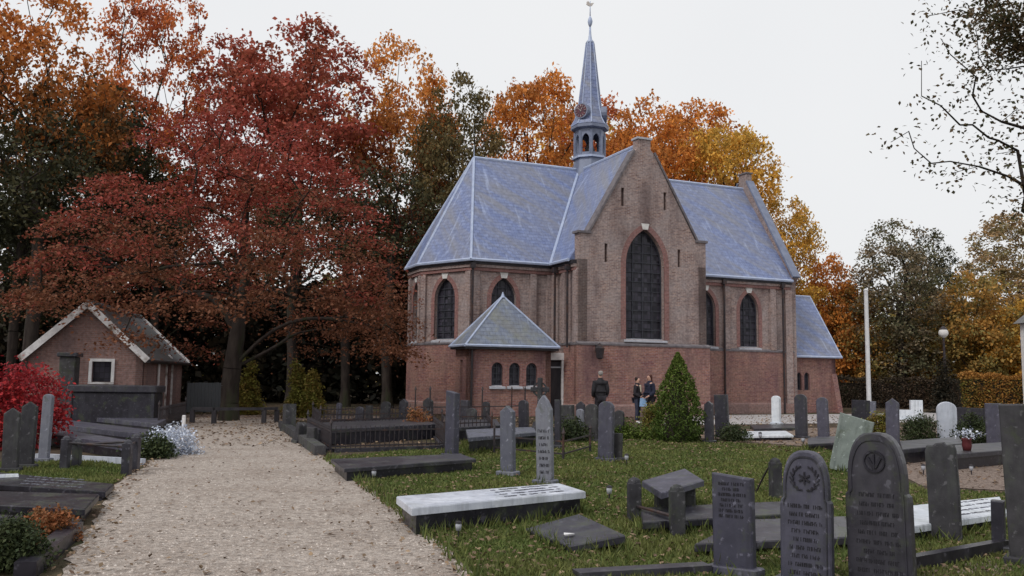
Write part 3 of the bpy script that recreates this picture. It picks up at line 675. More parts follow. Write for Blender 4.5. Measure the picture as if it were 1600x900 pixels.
# local: x to the left is negative, front face y=0, ridge runs back
wS = 3.7; LS = 7.2; eS = 2.22; aS = 3.95; mS = -wS/2
ps = Plane((-wS, 0), (1, 0)); wn = (2.05, 2.68, 1.28, 1.98)
m = MB(); wall(m, ps, [(0, 0), (wS, 0), (wS, eS), (wS/2, aS-.06), (0, eS)], [[(wn[0], wn[2]), (wn[1], wn[2]), (wn[1], wn[3]), (wn[0], wn[3])]], 0, .25); m.build('front_wall', M['brick_shed'], SH)
ps2 = Plane((0, 0), (0, 1)); dd = (3.9, 4.9)
m = MB(); wall(m, ps2, [(0, 0), (LS, 0), (LS, eS), (0, eS)], [[(dd[0], .0+.02), (dd[1], .02), (dd[1], 1.95), (dd[0], 1.95)]], 0, .25); m.build('side_wall', M['brick_shed'], SH)
m = MB(); m.box(-wS, -wS+.2, .0+.26, LS, 0, eS); m.build('far_side_wall', M['brick_shed'], SH)
ps3 = Plane((0, LS), (-1, 0)); m = MB(); wall(m, ps3, [(0, 0), (wS, 0), (wS, eS), (wS/2, aS-.06), (0, eS)], [], 0, .25); m.build('back_wall', M['brick_shed'], SH)
m = MB(); m.add([ps2.p(a, z, -.1) for a, z in ((dd[0], .02), (dd[1], .02), (dd[1], 1.95), (dd[0], 1.95))], [(0,1,2,3)]); d_ = m.build('door', M['red_door'], SH)
m = MB(); m.tube(ps2.p(dd[0]+.1, 1, -.07), ps2.p(dd[0]+.2, 1, -.07), .02); m.build('handle', M['iron'], d_)
for a in (dd[0]-.05, dd[1]+.05): m = MB(); m.bar(ps2.p(a, 0, .02), ps2.p(a, 2.0, .02), .1, .05); m.build('door_frame', M['white_worn'], SH)
m = MB()
for a, b in (((wn[0]-.05, wn[2]), (wn[0]-.05, wn[3]+.1)), ((wn[1]+.05, wn[2]), (wn[1]+.05, wn[3]+.1))): m.bar(ps.p(*a, .02), ps.p(*b, .02), .1, .08)
m.bar(ps.p(wn[0], wn[3]+.05, .022), ps.p(wn[1], wn[3]+.05, .022), .08, .1)
wf = m.build('window', M['white_paint'], SH)
m = MB(); m.add([ps.p(a, z, -.12) for a, z in ((wn[0], wn[2]), (wn[1], wn[2]), (wn[1], wn[3]), (wn[0], wn[3]))], [(0,1,2,3)]); m.build('pane', M['glass'], wf)
m = MB(); m.bar(ps.p(wn[0]-.1, wn[2]-.04, .03), ps.p(wn[1]+.1, wn[2]-.04, .03), .1, .07); m.build('sill', M['white_worn'], wf)
so_ = .2; ov = .25; sl = (aS-eS)/(wS/2); zE = eS-so_*sl
for sgn in (0, 1):
    e = -wS-so_ if sgn else so_
    m = MB(); nz = .12
    q = [(e, -ov, zE+.03), (mS, -ov, aS+.03), (mS, LS+ov, aS+.03), (e, LS+ov, zE+.03)]
    vs = q+[(a, b, c-nz) for a, b, c in q]
    fs = [(0,1,2,3), (7,6,5,4), (0,4,5,1), (1,5,6,2), (2,6,7,3), (3,7,4,0)]
    if not sgn: fs = [x[::-1] for x in fs]
    m.add(vs, fs); rr = m.build('roof_slope', M['tile_shed'], SH)
    for y, nm in ((-ov-.025, 'bargeboard'), (LS+ov+.025, 'bargeboard')):
        m = MB(); m.bar((e, y, zE+.0), (mS, y, aS+.0), .04, .22); m.build(nm, M['white_worn'], rr)
m = MB(); m.tube((mS, -ov, aS+.05), (mS, LS+ov, aS+.05), .1, .1, 8); m.build('ridge_tiles', M['tile_shed'], SH)
m = MB(); m.tube((so_+.04, -ov, zE-.02), (so_+.04, LS+ov, zE-.02), .06, .06, 8); m.build('gutter', M['iron'], SH)
m = MB(); m.tube((.08, 2.2, 0), (.08, 2.2, zE), .045, .045, 8); m.build('downpipe', M['white_worn'], SH)
m = MB(); m.lathe([(.04, 0), (.12, .03), (.15, .12), (.1, .22), (.02, .26)], so_+.0, 4.6, 8); bl = m.build('outside_lamp', M['white_paint'], SH); bl.location = (-.25, 0, zE+.05)
# ================================================================== trees and plants
def leaves_mesh(name, pos, size, up=.5, cr_=None, rng=None, mat=None, fold=True, aspect=.62):
    n = len(pos); pos = np.asarray(pos, dtype=np.float64)
    nr = rng.normal(size=(n, 3)); nr[:, 2] = np.abs(nr[:, 2])+up; nr /= np.linalg.norm(nr, axis=1)[:, None]
    t = rng.normal(size=(n, 3)); t -= (t*nr).sum(1)[:, None]*nr; t /= np.linalg.norm(t, axis=1)[:, None]
    b = np.cross(nr, t); s = np.asarray(size)*np.ones(n)*rng.uniform(.65, 1.35, n)
    s = s[:, None]; w = s*aspect
    v = np.empty((n, 4, 3)); v[:, 0] = pos-t*s*.5; v[:, 1] = pos+b*w*.5+nr*s*.08; v[:, 2] = pos+t*s*.5; v[:, 3] = pos-b*w*.5+nr*s*.08
    me = bpy.data.meshes.new(name); me.vertices.add(n*4); me.vertices.foreach_set('co', v.ravel())
    me.loops.add(n*4); me.loops.foreach_set('vertex_index', np.arange(n*4, dtype=np.int32))
    me.polygons.add(n); me.polygons.foreach_set('loop_start', np.arange(0, n*4, 4, dtype=np.int32))
    me.update(calc_edges=True)
    a = me.attributes.new('lr', 'FLOAT', 'FACE'); a.data.foreach_set('value', rng.random(n).astype(np.float32))
    a = me.attributes.new('cr', 'FLOAT', 'FACE'); a.data.foreach_set('value', np.clip(cr_ if cr_ is not None else rng.random(n), 0, 1).astype(np.float32))
    if mat: me.materials.append(mat)
    return me
def grow(targets, trunk, rng, step=.7, w=.45, droop=.0, rmin=.012, rpow=2.3):
    """connect crown points to a trunk polyline, thick towards the root"""
    P = [np.array(p, float) for p in trunk]; par = list(range(-1, len(P)-1)); D = [0.]
    for i in range(1, len(P)): D.append(D[-1]+np.linalg.norm(P[i]-P[i-1]))
    top = P[-1]; k0 = max(0, len(P)//3)
    order = np.argsort(np.linalg.norm(targets-top, axis=1)); tips = []
    for ti in order:
        t = targets[ti]; A = np.array(P); d = np.linalg.norm(A-t, axis=1)
        cost = d+w*np.array(D)+np.where(A[:, 2] > t[2]+.4, (A[:, 2]-t[2])*1.2, 0); cost[:k0] += 50
        j = int(np.argmin(cost)); n = max(1, int(d[j]/step)); prev = j; a = A[j]
        bend = rng.normal(size=3)*.08*d[j]
        for i in range(1, n+1):
            f = i/n; q = a+(t-a)*f+bend*math.sin(math.pi*f); q[2] += (droop+.10)*d[j]*math.sin(math.pi*f)*(1 if droop >= 0 else .5)
            P.append(q); par.append(prev); D.append(D[prev]+np.linalg.norm(q-P[prev])); prev = len(P)-1
        tips.append(prev)
    n = len(P); r = np.zeros(n); 
    for i in tips: r[i] = rmin**rpow
    for i in range(n-1, 0, -1):
        r[i] = max(r[i], rmin**rpow)
        r[par[i]] += r[i]
    r = r**(1/rpow); return np.array(P), par, r
def wood_mesh(name, P, par, r, flare=1.3, rtrunk=None, thin=0.0):
    k = 1.0 if rtrunk is None else rtrunk/r[0]
    rr = r*(k if k < 1 else 1+(k-1)*np.clip(r/r[0], 0, 1)); V = []; Fs = []
    for i in range(1, len(P)):
        j = par[i]
        if rr[i] < thin: continue
        d = P[i]-P[j]; L_ = np.linalg.norm(d)
        if L_ < 1e-6: continue
        d = d/L_; a = np.cross(d, (0.31, .9, .12)); a /= np.linalg.norm(a); b = np.cross(d, a)
        n = 8 if rr[i] > .12 else (5 if rr[i] > .03 else 3); base = len(V)
        r0 = min(rr[j], rr[i]*1.25) if j > 0 else rr[j]*flare
        for p, q in ((P[j], r0), (P[i], rr[i])):
            for t in range(n):
                an = 2*math.pi*t/n; V.append(p+a*(q*math.cos(an))+b*(q*math.sin(an)))
        for t in range(n): u = (t+1) % n; Fs.append((base+t, base+u, base+n+u, base+n+t))
    me = bpy.data.meshes.new(name); me.from_pydata([tuple(v) for v in V], [], Fs); me.update()
    me.polygons.foreach_set('use_smooth', [True]*len(Fs)); me.materials.append(M['bark']); return me
def crown_points(n, rng, rx, rz, z0, z1, shape='oval', rmin=.0, void=0):
    out = []
    while len(out) < n:
        x, y = rng.uniform(-1, 1, 2); f = rng.random()
        rad = math.hypot(x, y)
        if shape == 'oval': lim = math.sqrt(max(0, 1-(2*f-.9)**2/1.21))
        elif shape == 'dome': lim = math.sqrt(max(0, 1-f**1.9))
        elif shape == 'cone': lim = 1-f*.93
        elif shape == 'top': lim = math.sqrt(max(0, 1-(1.65*f-.85)**2))
        if rad > lim or rad < rmin*lim: continue
        if rng.random() > .3+.7*(rad/max(lim, .01)): continue
        if void and math.sin(x*rx*1.25+void)*math.sin(y*rx*1.2+2*void)+.8*math.sin((z0+(z1-z0)*f)*1.05+3*void+x*2) < -.5+.2*(f < .4): continue
        out.append((x*rx, y*rx, z0+(z1-z0)*f))
    return np.array(out)
def clumps(targets, rng, per, sp, flat=.5, size=.18, keep=1.0):
    n = len(targets); cid = np.repeat(np.arange(n), per)
    off = rng.normal(size=(n*per, 3))*sp; off[:, 2] *= flat
    # hang a little at the rim of each spray
    off[:, 2] -= (off[:, 0]**2+off[:, 1]**2)*.18/sp
    return targets[cid]+off, cid
PROTO = {}
def proto(name, seed, n, rx, z0, z1, shape, per, sp, size, flat=.55, trunk_h=None, rt=.28, height=18., crmode='clump', w=.45, thin=.012, void=0):
    rng = np.random.default_rng(seed)
    T = crown_points(n, rng, rx, 0, z0, z1, shape, 0, void)
    th_ = trunk_h or z0+.45*(z1-z0); k = int(th_/.8)+2; wob = np.cumsum(rng.normal(size=(k, 2))*.05, axis=0); wob -= wob[0]
    trunk = [(wob[i, 0], wob[i, 1], th_*i/(k-1)) for i in range(k)]
    P, par, r = grow(T, trunk, rng, .8, w)
    wd = wood_mesh(name+'_trunk', P, par, r, 1.5, rt, thin)
    pos, cid = clumps(T, rng, per, sp, flat)
    # some sprays are thinner than others
    kp = rng.random(len(pos)) < (.45+.55*rng.random(n))[cid]; pos = pos[kp]; cid = cid[kp]
    base = rng.random(n)
    if crmode == 'height': base = np.clip((T[:, 2]-z0)/(z1-z0)*1.5-.35+rng.normal(size=n)*.12, 0, 1)
    cr_ = base[cid]+rng.normal(size=len(cid))*.1
    lf = leaves_mesh(name+'_crown', pos, size, .35, cr_, rng, L['green'])
    PROTO[name] = (wd, lf, rx, z1)
proto('broad', 1, 330, 5.2, 5.0, 18, 'oval', 85, .42, .27, .5, void=1.1)
proto('broad2', 2, 320, 5.0, 4.5, 18, 'oval', 85, .43, .27, .5, void=2.3)
proto('tall', 3, 240, 4.2, 7.0, 20, 'top', 80, .40, .27, .5, void=.6)
proto('sparse', 4, 190, 4.8, 6.0, 19, 'top', 75, .36, .26, .5, void=3.0)
proto('bushy', 5, 260, 3.6, .8, 8, 'dome', 95, .36, .21, .5, trunk_h=3.2, rt=.16)
proto('mixed', 6, 330, 5.4, 4.0, 20, 'oval', 85, .43, .27, .5, crmode='height', void=1.7)
proto('ivy', 7, 230, 2.9, 2.0, 13, 'oval', 85, .36, .20, rt=.3)
TREES = 'woodland trees behind the churchyard'
def tree(name, pr, u, Y, vtop, hw, leaf, label, rz=0., group=TREES, cat='tree', base_v=None, lean=0.):
    wd, lf, rx, z1 = PROTO[pr]
    b = at(u, 600, Y=Y); h = at(u, vtop, Y=Y).z
    e = empty(name, (b.x, Y, 0), rz); sxy = hw*px(Y)/(rx*1.02); e.scale = (sxy, sxy, h/(z1+.7))
    e.rotation_euler = (0, R(lean), rz)
    t = bpy.data.objects.new('trunk', wd); COL.objects.link(t); t.parent = e
    c = bpy.data.objects.new('crown', lf); COL.objects.link(c); c.parent = e
    c.material_slots[0].link = 'OBJECT'; c.material_slots[0].material = L[leaf]
    return tag(e, label, cat, group)
tree('woodland_tree', 'mixed', 18, 43, -75, 150, 'greenorange', 'tall tree with orange top and dark green lower leaves at the left edge', .4)
tree('woodland_tree', 'broad2', 105, 50, 95, 135, 'green', 'dark green tree behind the left shoulder of the red maple', 1.3)
tree('woodland_tree', 'sparse', 215, 54, -35, 105, 'orange_red', 'thin orange-red tree rising above the left side of the red maple', 2.2)
tree('woodland_tree', 'tall', 372, 56, 62, 112, 'redwood', 'dusky red tree right behind the top of the red maple', .2)
tree('woodland_tree', 'tall', 458, 49, 32, 125, 'redwood', 'tallest red tree, with the pinkish red top right of the maple', 2.9)
tree('woodland_tree', 'mixed', 612, 53, 28, 112, 'topgold', 'orange-topped tree between the tall red tree and the church roof', 4.0)
tree('woodland_tree', 'broad2', 715, 50, 92, 84, 'dusk', 'dusky olive tree rising behind the left end of the church ridge', 5.1)
tree('woodland_tree', 'broad', 150, 62, 130, 140, 'green', 'dark green tree deep in the wood behind the shed', 3.0)
tree('woodland_tree', 'broad', 835, 58, 82, 100, 'orange', 'orange tree behind the church ridge left of the spire', 4.5)
tree('woodland_tree', 'broad', 1085, 66, 140, 110, 'orange', 'orange tree between gable top and golden tree, farther back', 2.6)
tree('woodland_tree', 'broad2', 905, 70, 150, 100, 'gold', 'gold tree far behind the ridge just left of the spire', 3.6)
tree('woodland_tree', 'tall', 935, 64, 150, 90, 'orange_red', 'rust orange tree directly behind the church spire', .3)
tree('woodland_tree', 'broad2', 1012, 58, 128, 95, 'orange', 'brown-orange tree rising behind the transept gable', 2.0)
tree('woodland_tree', 'broad', 1135, 58, 165, 100, 'gold', 'golden tree rising behind the right-hand nave roof', 5.5)
tree('woodland_tree', 'broad2', 1222, 60, 278, 68, 'gold', 'golden tree just beyond the west gable of the church', 3.3)
tree('woodland_tree', 'sparse', 668, 62, 180, 90, 'dusk', 'thin olive tree low behind the apse roof', 2.4)
tree('woodland_tree', 'bushy', 1290, 62, 372, 75, 'orange', 'bright orange bushy tree right of the church annex', 1.0)
tree('ivy_clad_tree', 'ivy', 1408, 59, 318, 70, 'greybrown', 'grey-brown ivy-clad tree standing behind the flagpole', .5)
tree('woodland_tree', 'ivy', 1456, 72, 334, 46, 'green', 'dark green tree close behind the right side of the ivy-clad tree', 2.5)
tree('woodland_tree', 'bushy', 1345, 61, 425, 75, 'mellow', 'mellow gold bushy tree between the annex and the flagpole', 4.2)
tree('woodland_tree', 'bushy', 1535, 58, 400, 90, 'mellow', 'orange and olive bushy tree behind the right-hand hedge and lamp', 3.9)
tree('woodland_tree', 'broad', 1604, 74, 318, 95, 'brown', 'brown-green tree at the right edge above the hedge', .7)
tree('woodland_tree', 'bushy', 1470, 62, 440, 70, 'mellow', 'low mellow tree in the gap left of the lamp post', 5.9)
tree('woodland_tree', 'bushy', 1250, 72, 430, 80, 'olive', 'low olive tree half hidden by the annex roof', 2.7)
tree('woodland_tree', 'bushy', 1600, 57, 450, 75, 'gold', 'low yellow tree behind the hedge cut by the right edge', 1.7)
# the big red maple beside the path end
def maple():
    rng = np.random.default_rng(21)
    b = at(357, 657); d = b.y; H = 12.2
    T = []
    while len(T) < 290:
        x, y = rng.uniform(-1, 1, 2); f = rng.random(); rad = math.hypot(x, y)
        if rad > 1: continue
        zlo = 4.9-1.9*rad**1.5+(1.5 if (x < -.45 and y < .7) else 0); zhi = 4.7+(H-5.0)*(1-rad**1.5)**.75
        z = zlo+(zhi-zlo)*f; z = zlo+round((z-zlo)/.95+.35*math.sin(3*math.atan2(y, x)+5*rad))*.95+rng.normal()*.13; z = max(z, zlo-.2)
        if z > zhi+.2 or rng.random() > .3+.7*max(rad, (z-zlo)/(zhi-zlo+.01)): continue
        T.append((x*(6.3 if x > 0 else 7.0)+.0, y*5.6, z-.5*rad**3))
    T = np.array(T)
    trunk = [(0,0,0), (.02,0,.6), (0,.02,1.2), (.05,0,1.8), (.10,.03,2.4), (.16,.05,3.0), (.24,0,3.6), (.30,-.1,4.3), (.42,-.1,5.0), (.5,0,5.8)]
    P, par, r = grow(T, trunk, rng, .6, .36, .02, .012, 2.1)
    wd = wood_mesh('maple_trunk', P, par, r, 1.25, .31, .008)
    pos, cid = clumps(T, rng, 210, .45, .26)
    kp = rng.random(len(pos)) < (.4+.6*rng.random(len(T)))[cid]; pos = pos[kp]; cid = cid[kp]
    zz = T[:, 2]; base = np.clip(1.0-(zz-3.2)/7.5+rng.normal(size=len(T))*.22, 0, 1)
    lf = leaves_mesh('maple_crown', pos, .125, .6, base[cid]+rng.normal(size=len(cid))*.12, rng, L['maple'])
    e = empty('red_maple', b); tag(e, 'wide dark red maple with forked trunk at the end of the gravel path', 'tree')
    for nm, me in (('trunk', wd), ('crown', lf)):
        o = bpy.data.objects.new(nm, me); COL.objects.link(o); o.parent = e
maple()
# tree whose branches reach in at the upper right, its stem outside the frame
def overhang():
    rng = np.random.default_rng(33); Y = 19.; b = at(1790, 600, Y=Y)
    e = empty('overhanging_tree', (b.x, Y, 0)); tag(e, 'dark tree reaching thin leafy branches in from the upper right', 'tree')
    T = []; cnt = []
    for u, v, dy, c in ((1392,222,0,8),(1420,205,.1,6),(1440,150,.2,9),(1470,165,0,8),(1500,195,.1,12),(1455,255,.3,14),(1490,270,0,18),(1470,60,.3,9),(1485,85,.2,9),(1440,95,.1,5),(1450,25,.4,14),
                        (1500,15,.4,28),(1525,45,.2,50),(1530,90,.3,40),(1525,120,.1,50),(1545,110,.5,40),(1545,20,.6,90),(1560,40,.3,120),(1575,70,.5,140),(1590,30,.2,160),(1555,-10,.5,120),(1600,80,.4,140),(1610,120,.3,90),
                        (1545,215,.2,40),(1565,190,.3,36),(1590,170,.1,40),(1560,240,.4,46),(1590,235,.3,60),(1530,260,.2,26),(1575,275,.2,50),(1600,290,.3,80),(1600,200,.3,60),(1640,150,.5,140),(1650,250,.5,140),(1640,40,.5,160),(1690,100,.5,160),(1700,220,.4,160),(1640,330,.6,120),(1600,330,.5,50),(1520,150,.2,16),(1580,320,.2,40),(1720,0,.6,160),(1680,-60,.6,160),(1600,-60,.6,160)):
        p = at(u, v, Y=Y+dy*3-1); T.append((p.x-b.x, p.y-Y, p.z)); cnt.append(c)
    T = np.array(T)
    trunk = [(0, 0, i*.8) for i in range(9)]
    P, par, r = grow(T, trunk, rng, .4, .30, -.02, .007, 2.0)
    wd = wood_mesh('overhang_trunk', P, par, r*.8, 1.4, .16, .0)
    cid = np.repeat(np.arange(len(T)), np.array([c*3 if (p[2] > 8.4 or c < 20) else (c//2 if c >= 60 else c) for c, p in zip(cnt, T)])); off = rng.normal(size=(len(cid), 3))*.26; off[:, 2] *= .8
    lf = leaves_mesh('overhang_crown', T[cid]+off, .10, .3, rng.random(len(cid)), rng, L['overhang'])
    for nm, me in (('trunk', wd), ('crown', lf)):
        o = bpy.data.objects.new(nm, me); COL.objects.link(o); o.parent = e
overhang()
# bare slender trunks of the wood, seen against the dark
for i, (u, Y, vt, rr, lab) in enumerate(((452,44,300,.20,'slender dark trunk just left of the yellow-green conifer pair'), (538,46,250,.24,'dark trunk in the middle of the gloomy gap left of the apse'), (604,45,260,.26,'thick dark trunk close to the left wall of the apse'), (45,40,180,.30,'thick dark trunk standing behind the shed at the left edge'), (235,47,300,.2,'slender trunk behind the right end of the shed roof'))):
    rng = np.random.default_rng(60+i); b = at(u, 600, Y=Y); h = at(u, vt, Y=Y).z
    e = empty('woodland_tree', (b.x, Y, 0)); tag(e, lab, 'tree', TREES)
    T = crown_points(46, rng, 2.4, 0, h*.6, h, 'oval'); k = 10; trunk = [(math.sin(j*.7+i)*.06, 0, h*.62*j/(k-1)) for j in range(k)]
    P, par, r = grow(T, trunk, rng, .8, .4); wd = wood_mesh('stem', P, par, r, 1.4, rr, .012)
    pos, cid = clumps(T, rng, 60, .5, .5); lf = leaves_mesh('stem_leaves', pos, .2, .3, rng.random(len(cid)), rng, L['green'])
    for nm, me in (('trunk', wd), ('crown', lf)):
        o = bpy.data.objects.new(nm, me); COL.objects.link(o); o.parent = e
# far wood and its dark understory, one mass
def mass(name, label, u0, u1, Y0, Y1, h0, h1, n, size, leaf, seed, cat='wood'):
    rng = np.random.default_rng(seed); pts = []
    Y = rng.uniform(Y0, Y1, n); u = rng.uniform(u0, u1, n)
    x = (u-800)/F*Y; nz = np.sin(x*.55+Y*.21)+.6*np.sin(x*1.31+2+Y*.4); z = rng.random(n)**.9*(h0+(h1-h0)*(.5+.3*nz))
    lf = leaves_mesh(name, np.stack([x, Y, np.abs(z)], 1), size, .1, np.clip(.5+.3*nz+rng.normal(size=n)*.2, 0, 1), rng, L[leaf])
    o = bpy.data.objects.new(name, lf); COL.objects.link(o); return tag(o, label, cat, kind='stuff')
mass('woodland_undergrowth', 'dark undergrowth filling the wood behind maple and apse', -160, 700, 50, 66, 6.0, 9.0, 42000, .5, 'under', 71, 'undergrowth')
mass('far_wood', 'far autumn wood closing the view behind the church', -400, 2000, 80, 100, 7, 12.5, 30000, .6, 'olive', 72)
mass('shrub_belt', 'belt of olive and rust shrubs behind the right-hand hedge', 1200, 1800, 62, 74, 3.2, 5.5, 9000, .34, 'olive', 73, 'shrubs')
# ---- smaller plants
def shrub(name, label, cat, base, rx, h, shape, n, per, sp, size, leaf, seed, flat=.7, z0=.05, stems=True, up=.3, group=None, ry=None):
    rng = np.random.default_rng(seed); T = crown_points(n, rng, rx, 0, z0, h, shape, .0)
    if ry: T[:, 1] *= ry/rx
    e = empty(name, base); tag(e, label, cat, group)
    pos, cid = clumps(T, rng, per, sp, flat); pos[:, 2] = np.abs(pos[:, 2])
    lf = leaves_mesh(name+'_leaves', pos, size, up, rng.random(n)[cid]+rng.normal(size=len(cid))*.15, rng, L[leaf])
    o = bpy.data.objects.new('foliage', lf); COL.objects.link(o); o.parent = e
    if stems:
        P, par, r = grow(T, [(0,0,0), (0,0,h*.12), (0,0,h*.3)], rng, max(.12, h*.12), .3, 0, .004); r = np.minimum(r, .05)
        o = bpy.data.objects.new('stem', wood_mesh(name+'_stem', P, par, r, 1.1, min(.05, h*.03), 0)); COL.objects.link(o); o.parent = e
    return e
def thuja():
    b = at(1060, 690); rng = np.random.default_rng(5); h = 2.28; n = 9000
    f = rng.random(n)**1.15; ang = rng.uniform(0, 2*math.pi, n)
    prof = np.where(f < .12, .46+f*1.35, .62*(1-((f-.12)/.88)**1.8)+.02)
    lump = 1+.11*np.sin(ang*5+f*11)+.09*np.sin(ang*9-f*23)+.08*np.sin(ang*3+f*31)
    rad = prof*lump*(1-np.abs(rng.normal(size=n))*.13)*np.where(rng.random(n) < .04, 1.15, 1)
    pos = np.stack([rad*np.cos(ang), rad*np.sin(ang), f*h+.02], 1)
    e = empty('thuja', b); tag(e, 'dense green cone-shaped conifer on the lawn before the church', 'conifer')
    lf = leaves_mesh('thuja_leaves', pos, .075, -.1, f*.6+rng.normal(size=n)*.2+.1, rng, L['thuja'], aspect=.5)
    o = bpy.data.objects.new('foliage', lf); COL.objects.link(o); o.parent = e
    m = MB(); m.prism([(.42*math.cos(a), .42*math.sin(a)) for a in np.linspace(0, 2*math.pi, 13)[:-1]], .0, 2.0, [(.05*math.cos(a), .05*math.sin(a)) for a in np.linspace(0, 2*math.pi, 13)[:-1]])
    m.build('inner_twigs', M['bark'], e)
thuja()
shrub('young_conifer', 'yellow-green young conifer right beside the maple trunk', 'conifer', at(386, 648), .55, 2.75, 'cone', 90, 55, .12, .10, 'yellowgreen', 81)
shrub('young_conifer', 'yellow-green conifer, left one of the pair at the dark wood edge', 'conifer', at(463, 652), .42, 2.6, 'cone', 80, 55, .11, .10, 'yellowgreen', 82)
shrub('young_conifer', 'yellowish conifer, right one of the pair at the dark wood edge', 'conifer', at(487, 653), .42, 2.35, 'cone', 80, 55, .11, .10, 'yellowgreen', 83)
shrub('red_bush', 'large crimson bush at the left edge in front of the shed', 'bush', at(14, 700), 1.02, 1.75, 'oval', 110, 90, .20, .085, 'crimson', 84)
shrub('heather', 'low silvery white flowering heather beside the path', 'bush', at(262, 710), .50, .62, 'dome', 60, 60, .09, .055, 'heather', 85, stems=False)
shrub('juniper', 'low green juniper left of the white heather', 'bush', at(232, 716), .42, .45, 'dome', 50, 60, .09, .06, 'box', 86, stems=False)
shrub('azalea', 'rust red azalea planted in the kerbed grave at the lower left', 'bush', at(74, 846), .24, .32, 'dome', 60, 50, .05, .035, 'rust', 87)
shrub('box_bush', 'dark green clipped bush in the lower left corner', 'bush', at(14, 890), .26, .42, 'dome', 90, 60, .06, .035, 'box', 88)
shrub('round_bush', 'round dark green bush left of the white headstone', 'bush', at(1437, 690), .47, .78, 'dome', 80, 60, .09, .055, 'box', 89)
shrub('round_bush', 'round dark green bush right of the white headstone', 'bush', at(1522, 694), .47, .80, 'dome', 80, 60, .09, .055, 'box', 90)
shrub('yellow_shrub', 'upright yellow-brown shrub behind the leaning pale stone', 'bush', at(1374, 700), .24, .95, 'oval', 60, 50, .07, .05, 'yellowgreen', 91)
shrub('grave_shrub', 'low green shrub left of the cone-shaped conifer', 'bush', at(990, 686), .9, .42, 'dome', 60, 50, .12, .07, 'thuja', 92, ry=.4)
shrub('grave_shrub', 'light green shrub touching the left side of the cone-shaped conifer', 'bush', at(1022, 680), .32, .95, 'oval', 50, 50, .1, .06, 'yellowgreen', 93)
shrub('grave_shrub', 'rust brown shrub among the iron railings left of the tall grey stone', 'bush', at(655, 680), .5, .75, 'dome', 60, 50, .1, .06, 'rust', 94)
shrub('grave_shrub', 'small green shrub in front of the white slab near the church', 'bush', at(1148, 688), .45, .4, 'dome', 50, 50, .1, .06, 'box', 95)
shrub('grave_shrub', 'green shrub between the iron rails left of the rounded grey stone', 'bush', at(893, 690), .4, .6, 'oval', 50, 50, .1, .06, 'box', 96)
def hedge(name, label, p0, p1, h, th_, leaf, n, seed, size=.12):
    rng = np.random.default_rng(seed); p0 = Vector(p0); p1 = Vector(p1); d = p1-p0; Ln = d.length; d.normalize(); q = Vector((-d.y, d.x, 0))
    e = empty(name, p0); tag(e, label, 'hedge')
    m = MB(); 
    for a, b in ((0, Ln),): m.bar(Vector((0,0,h*.45))+d*.1, Vector((0,0,h*.45))+d*(Ln-.1), th_*.7, h*.88)
    m.build('inner_twigs', M['bark'], e)
    s = rng.uniform(0, Ln, n); face = rng.random(n); z = rng.uniform(0, h, n); o = np.where(face < .6, -th_/2, rng.uniform(-th_/2, th_/2, n)); z = np.where(face < .6, z, h)
    bump_ = .08*np.sin(s*1.7)+.06*np.sin(s*4.1+z*3); o = o+rng.normal(size=n)*.07-bump_; z = np.abs(z+rng.normal(size=n)*.06+bump_*(z > h*.8))
    pos = np.array([tuple(d*a+q*b) for a, b in zip(s, o)]); pos[:, 2] = z
    lf = leaves_mesh(name+'_l', pos, size, .2, .35*np.sin(s*.8)+.35+.5*(z > h*.9)+rng.normal(size=n)*.2, rng, L[leaf])
    ob = bpy.data.objects.new('foliage', lf); COL.objects.link(ob); ob.parent = e
hedge('hedge', 'trimmed green and orange beech hedge at the right edge', at(1497, 600, Y=52).xy.to_3d(), at(1720, 600, Y=50).xy.to_3d(), 2.05, 1.2, 'hedge', 11000, 101)
hedge('hedge', 'long brown clipped hedge behind the flagpole', at(1296, 600, Y=56).xy.to_3d(), at(1498, 600, Y=55).xy.to_3d(), 1.75, 1.0, 'hedge_brown', 9000, 102)
# ================================================================== graves
rnd = random.Random(4); EDGES = []; jit = random.Random(9)
def profile(kind, w, h):
    a = w/2
    if kind == 'flat': return [(-a, 0), (a, 0), (a, h), (-a, h)]
    if kind == 'slant': return [(-a, 0), (a, 0), (a, h*.955), (-a, h)]
    if kind == 'gable': return [(-a, 0), (a, 0), (a, h-a*.75), (0, h), (-a, h-a*.75)]
    if kind == 'point': return [(-a, 0), (a, 0), (a, h-a*1.7), (a*.55, h-a*.65), (0, h), (-a*.55, h-a*.65), (-a, h-a*1.7)]
    if kind == 'round':
        k = a*.8
        return [(-a, 0), (a, 0)]+[(a*math.cos(t), h-k+k*math.sin(t)) for t in [math.pi*i/12 for i in range(13)]]
    if kind == 'shoulder':
        b = a*.90; k = a*1.75; zs = h-k-.03
        arc = [(b*abs(math.cos(t))**.72*(1 if math.cos(t) > 0 else -1), zs+.05+(k-.02)*math.sin(t)**.86) for t in [math.pi*i/16 for i in range(17)]]
        return [(-a, 0), (a, 0), (a, zs-.06), (a*.985, zs-.02), (b, zs)]+arc+[(-b, zs), (-a*.985, zs-.02), (-a, zs-.06)]
    if kind == 'rough':
        return [(-a, 0), (a*.96, 0), (a, h*.5), (a*.93, h*.93), (a*.8, h*.985), (a*.35, h*.97), (a*.2, h), (-a*.3, h*.99), (-a*.5, h*.965), (-a*.85, h*.97), (-a*1.0, h*.9), (-a*.97, h*.4)]
    if kind == 'step': return [(-a, 0), (a, 0), (a, h), (0, h), (0, h*.5), (-a, h*.5)]
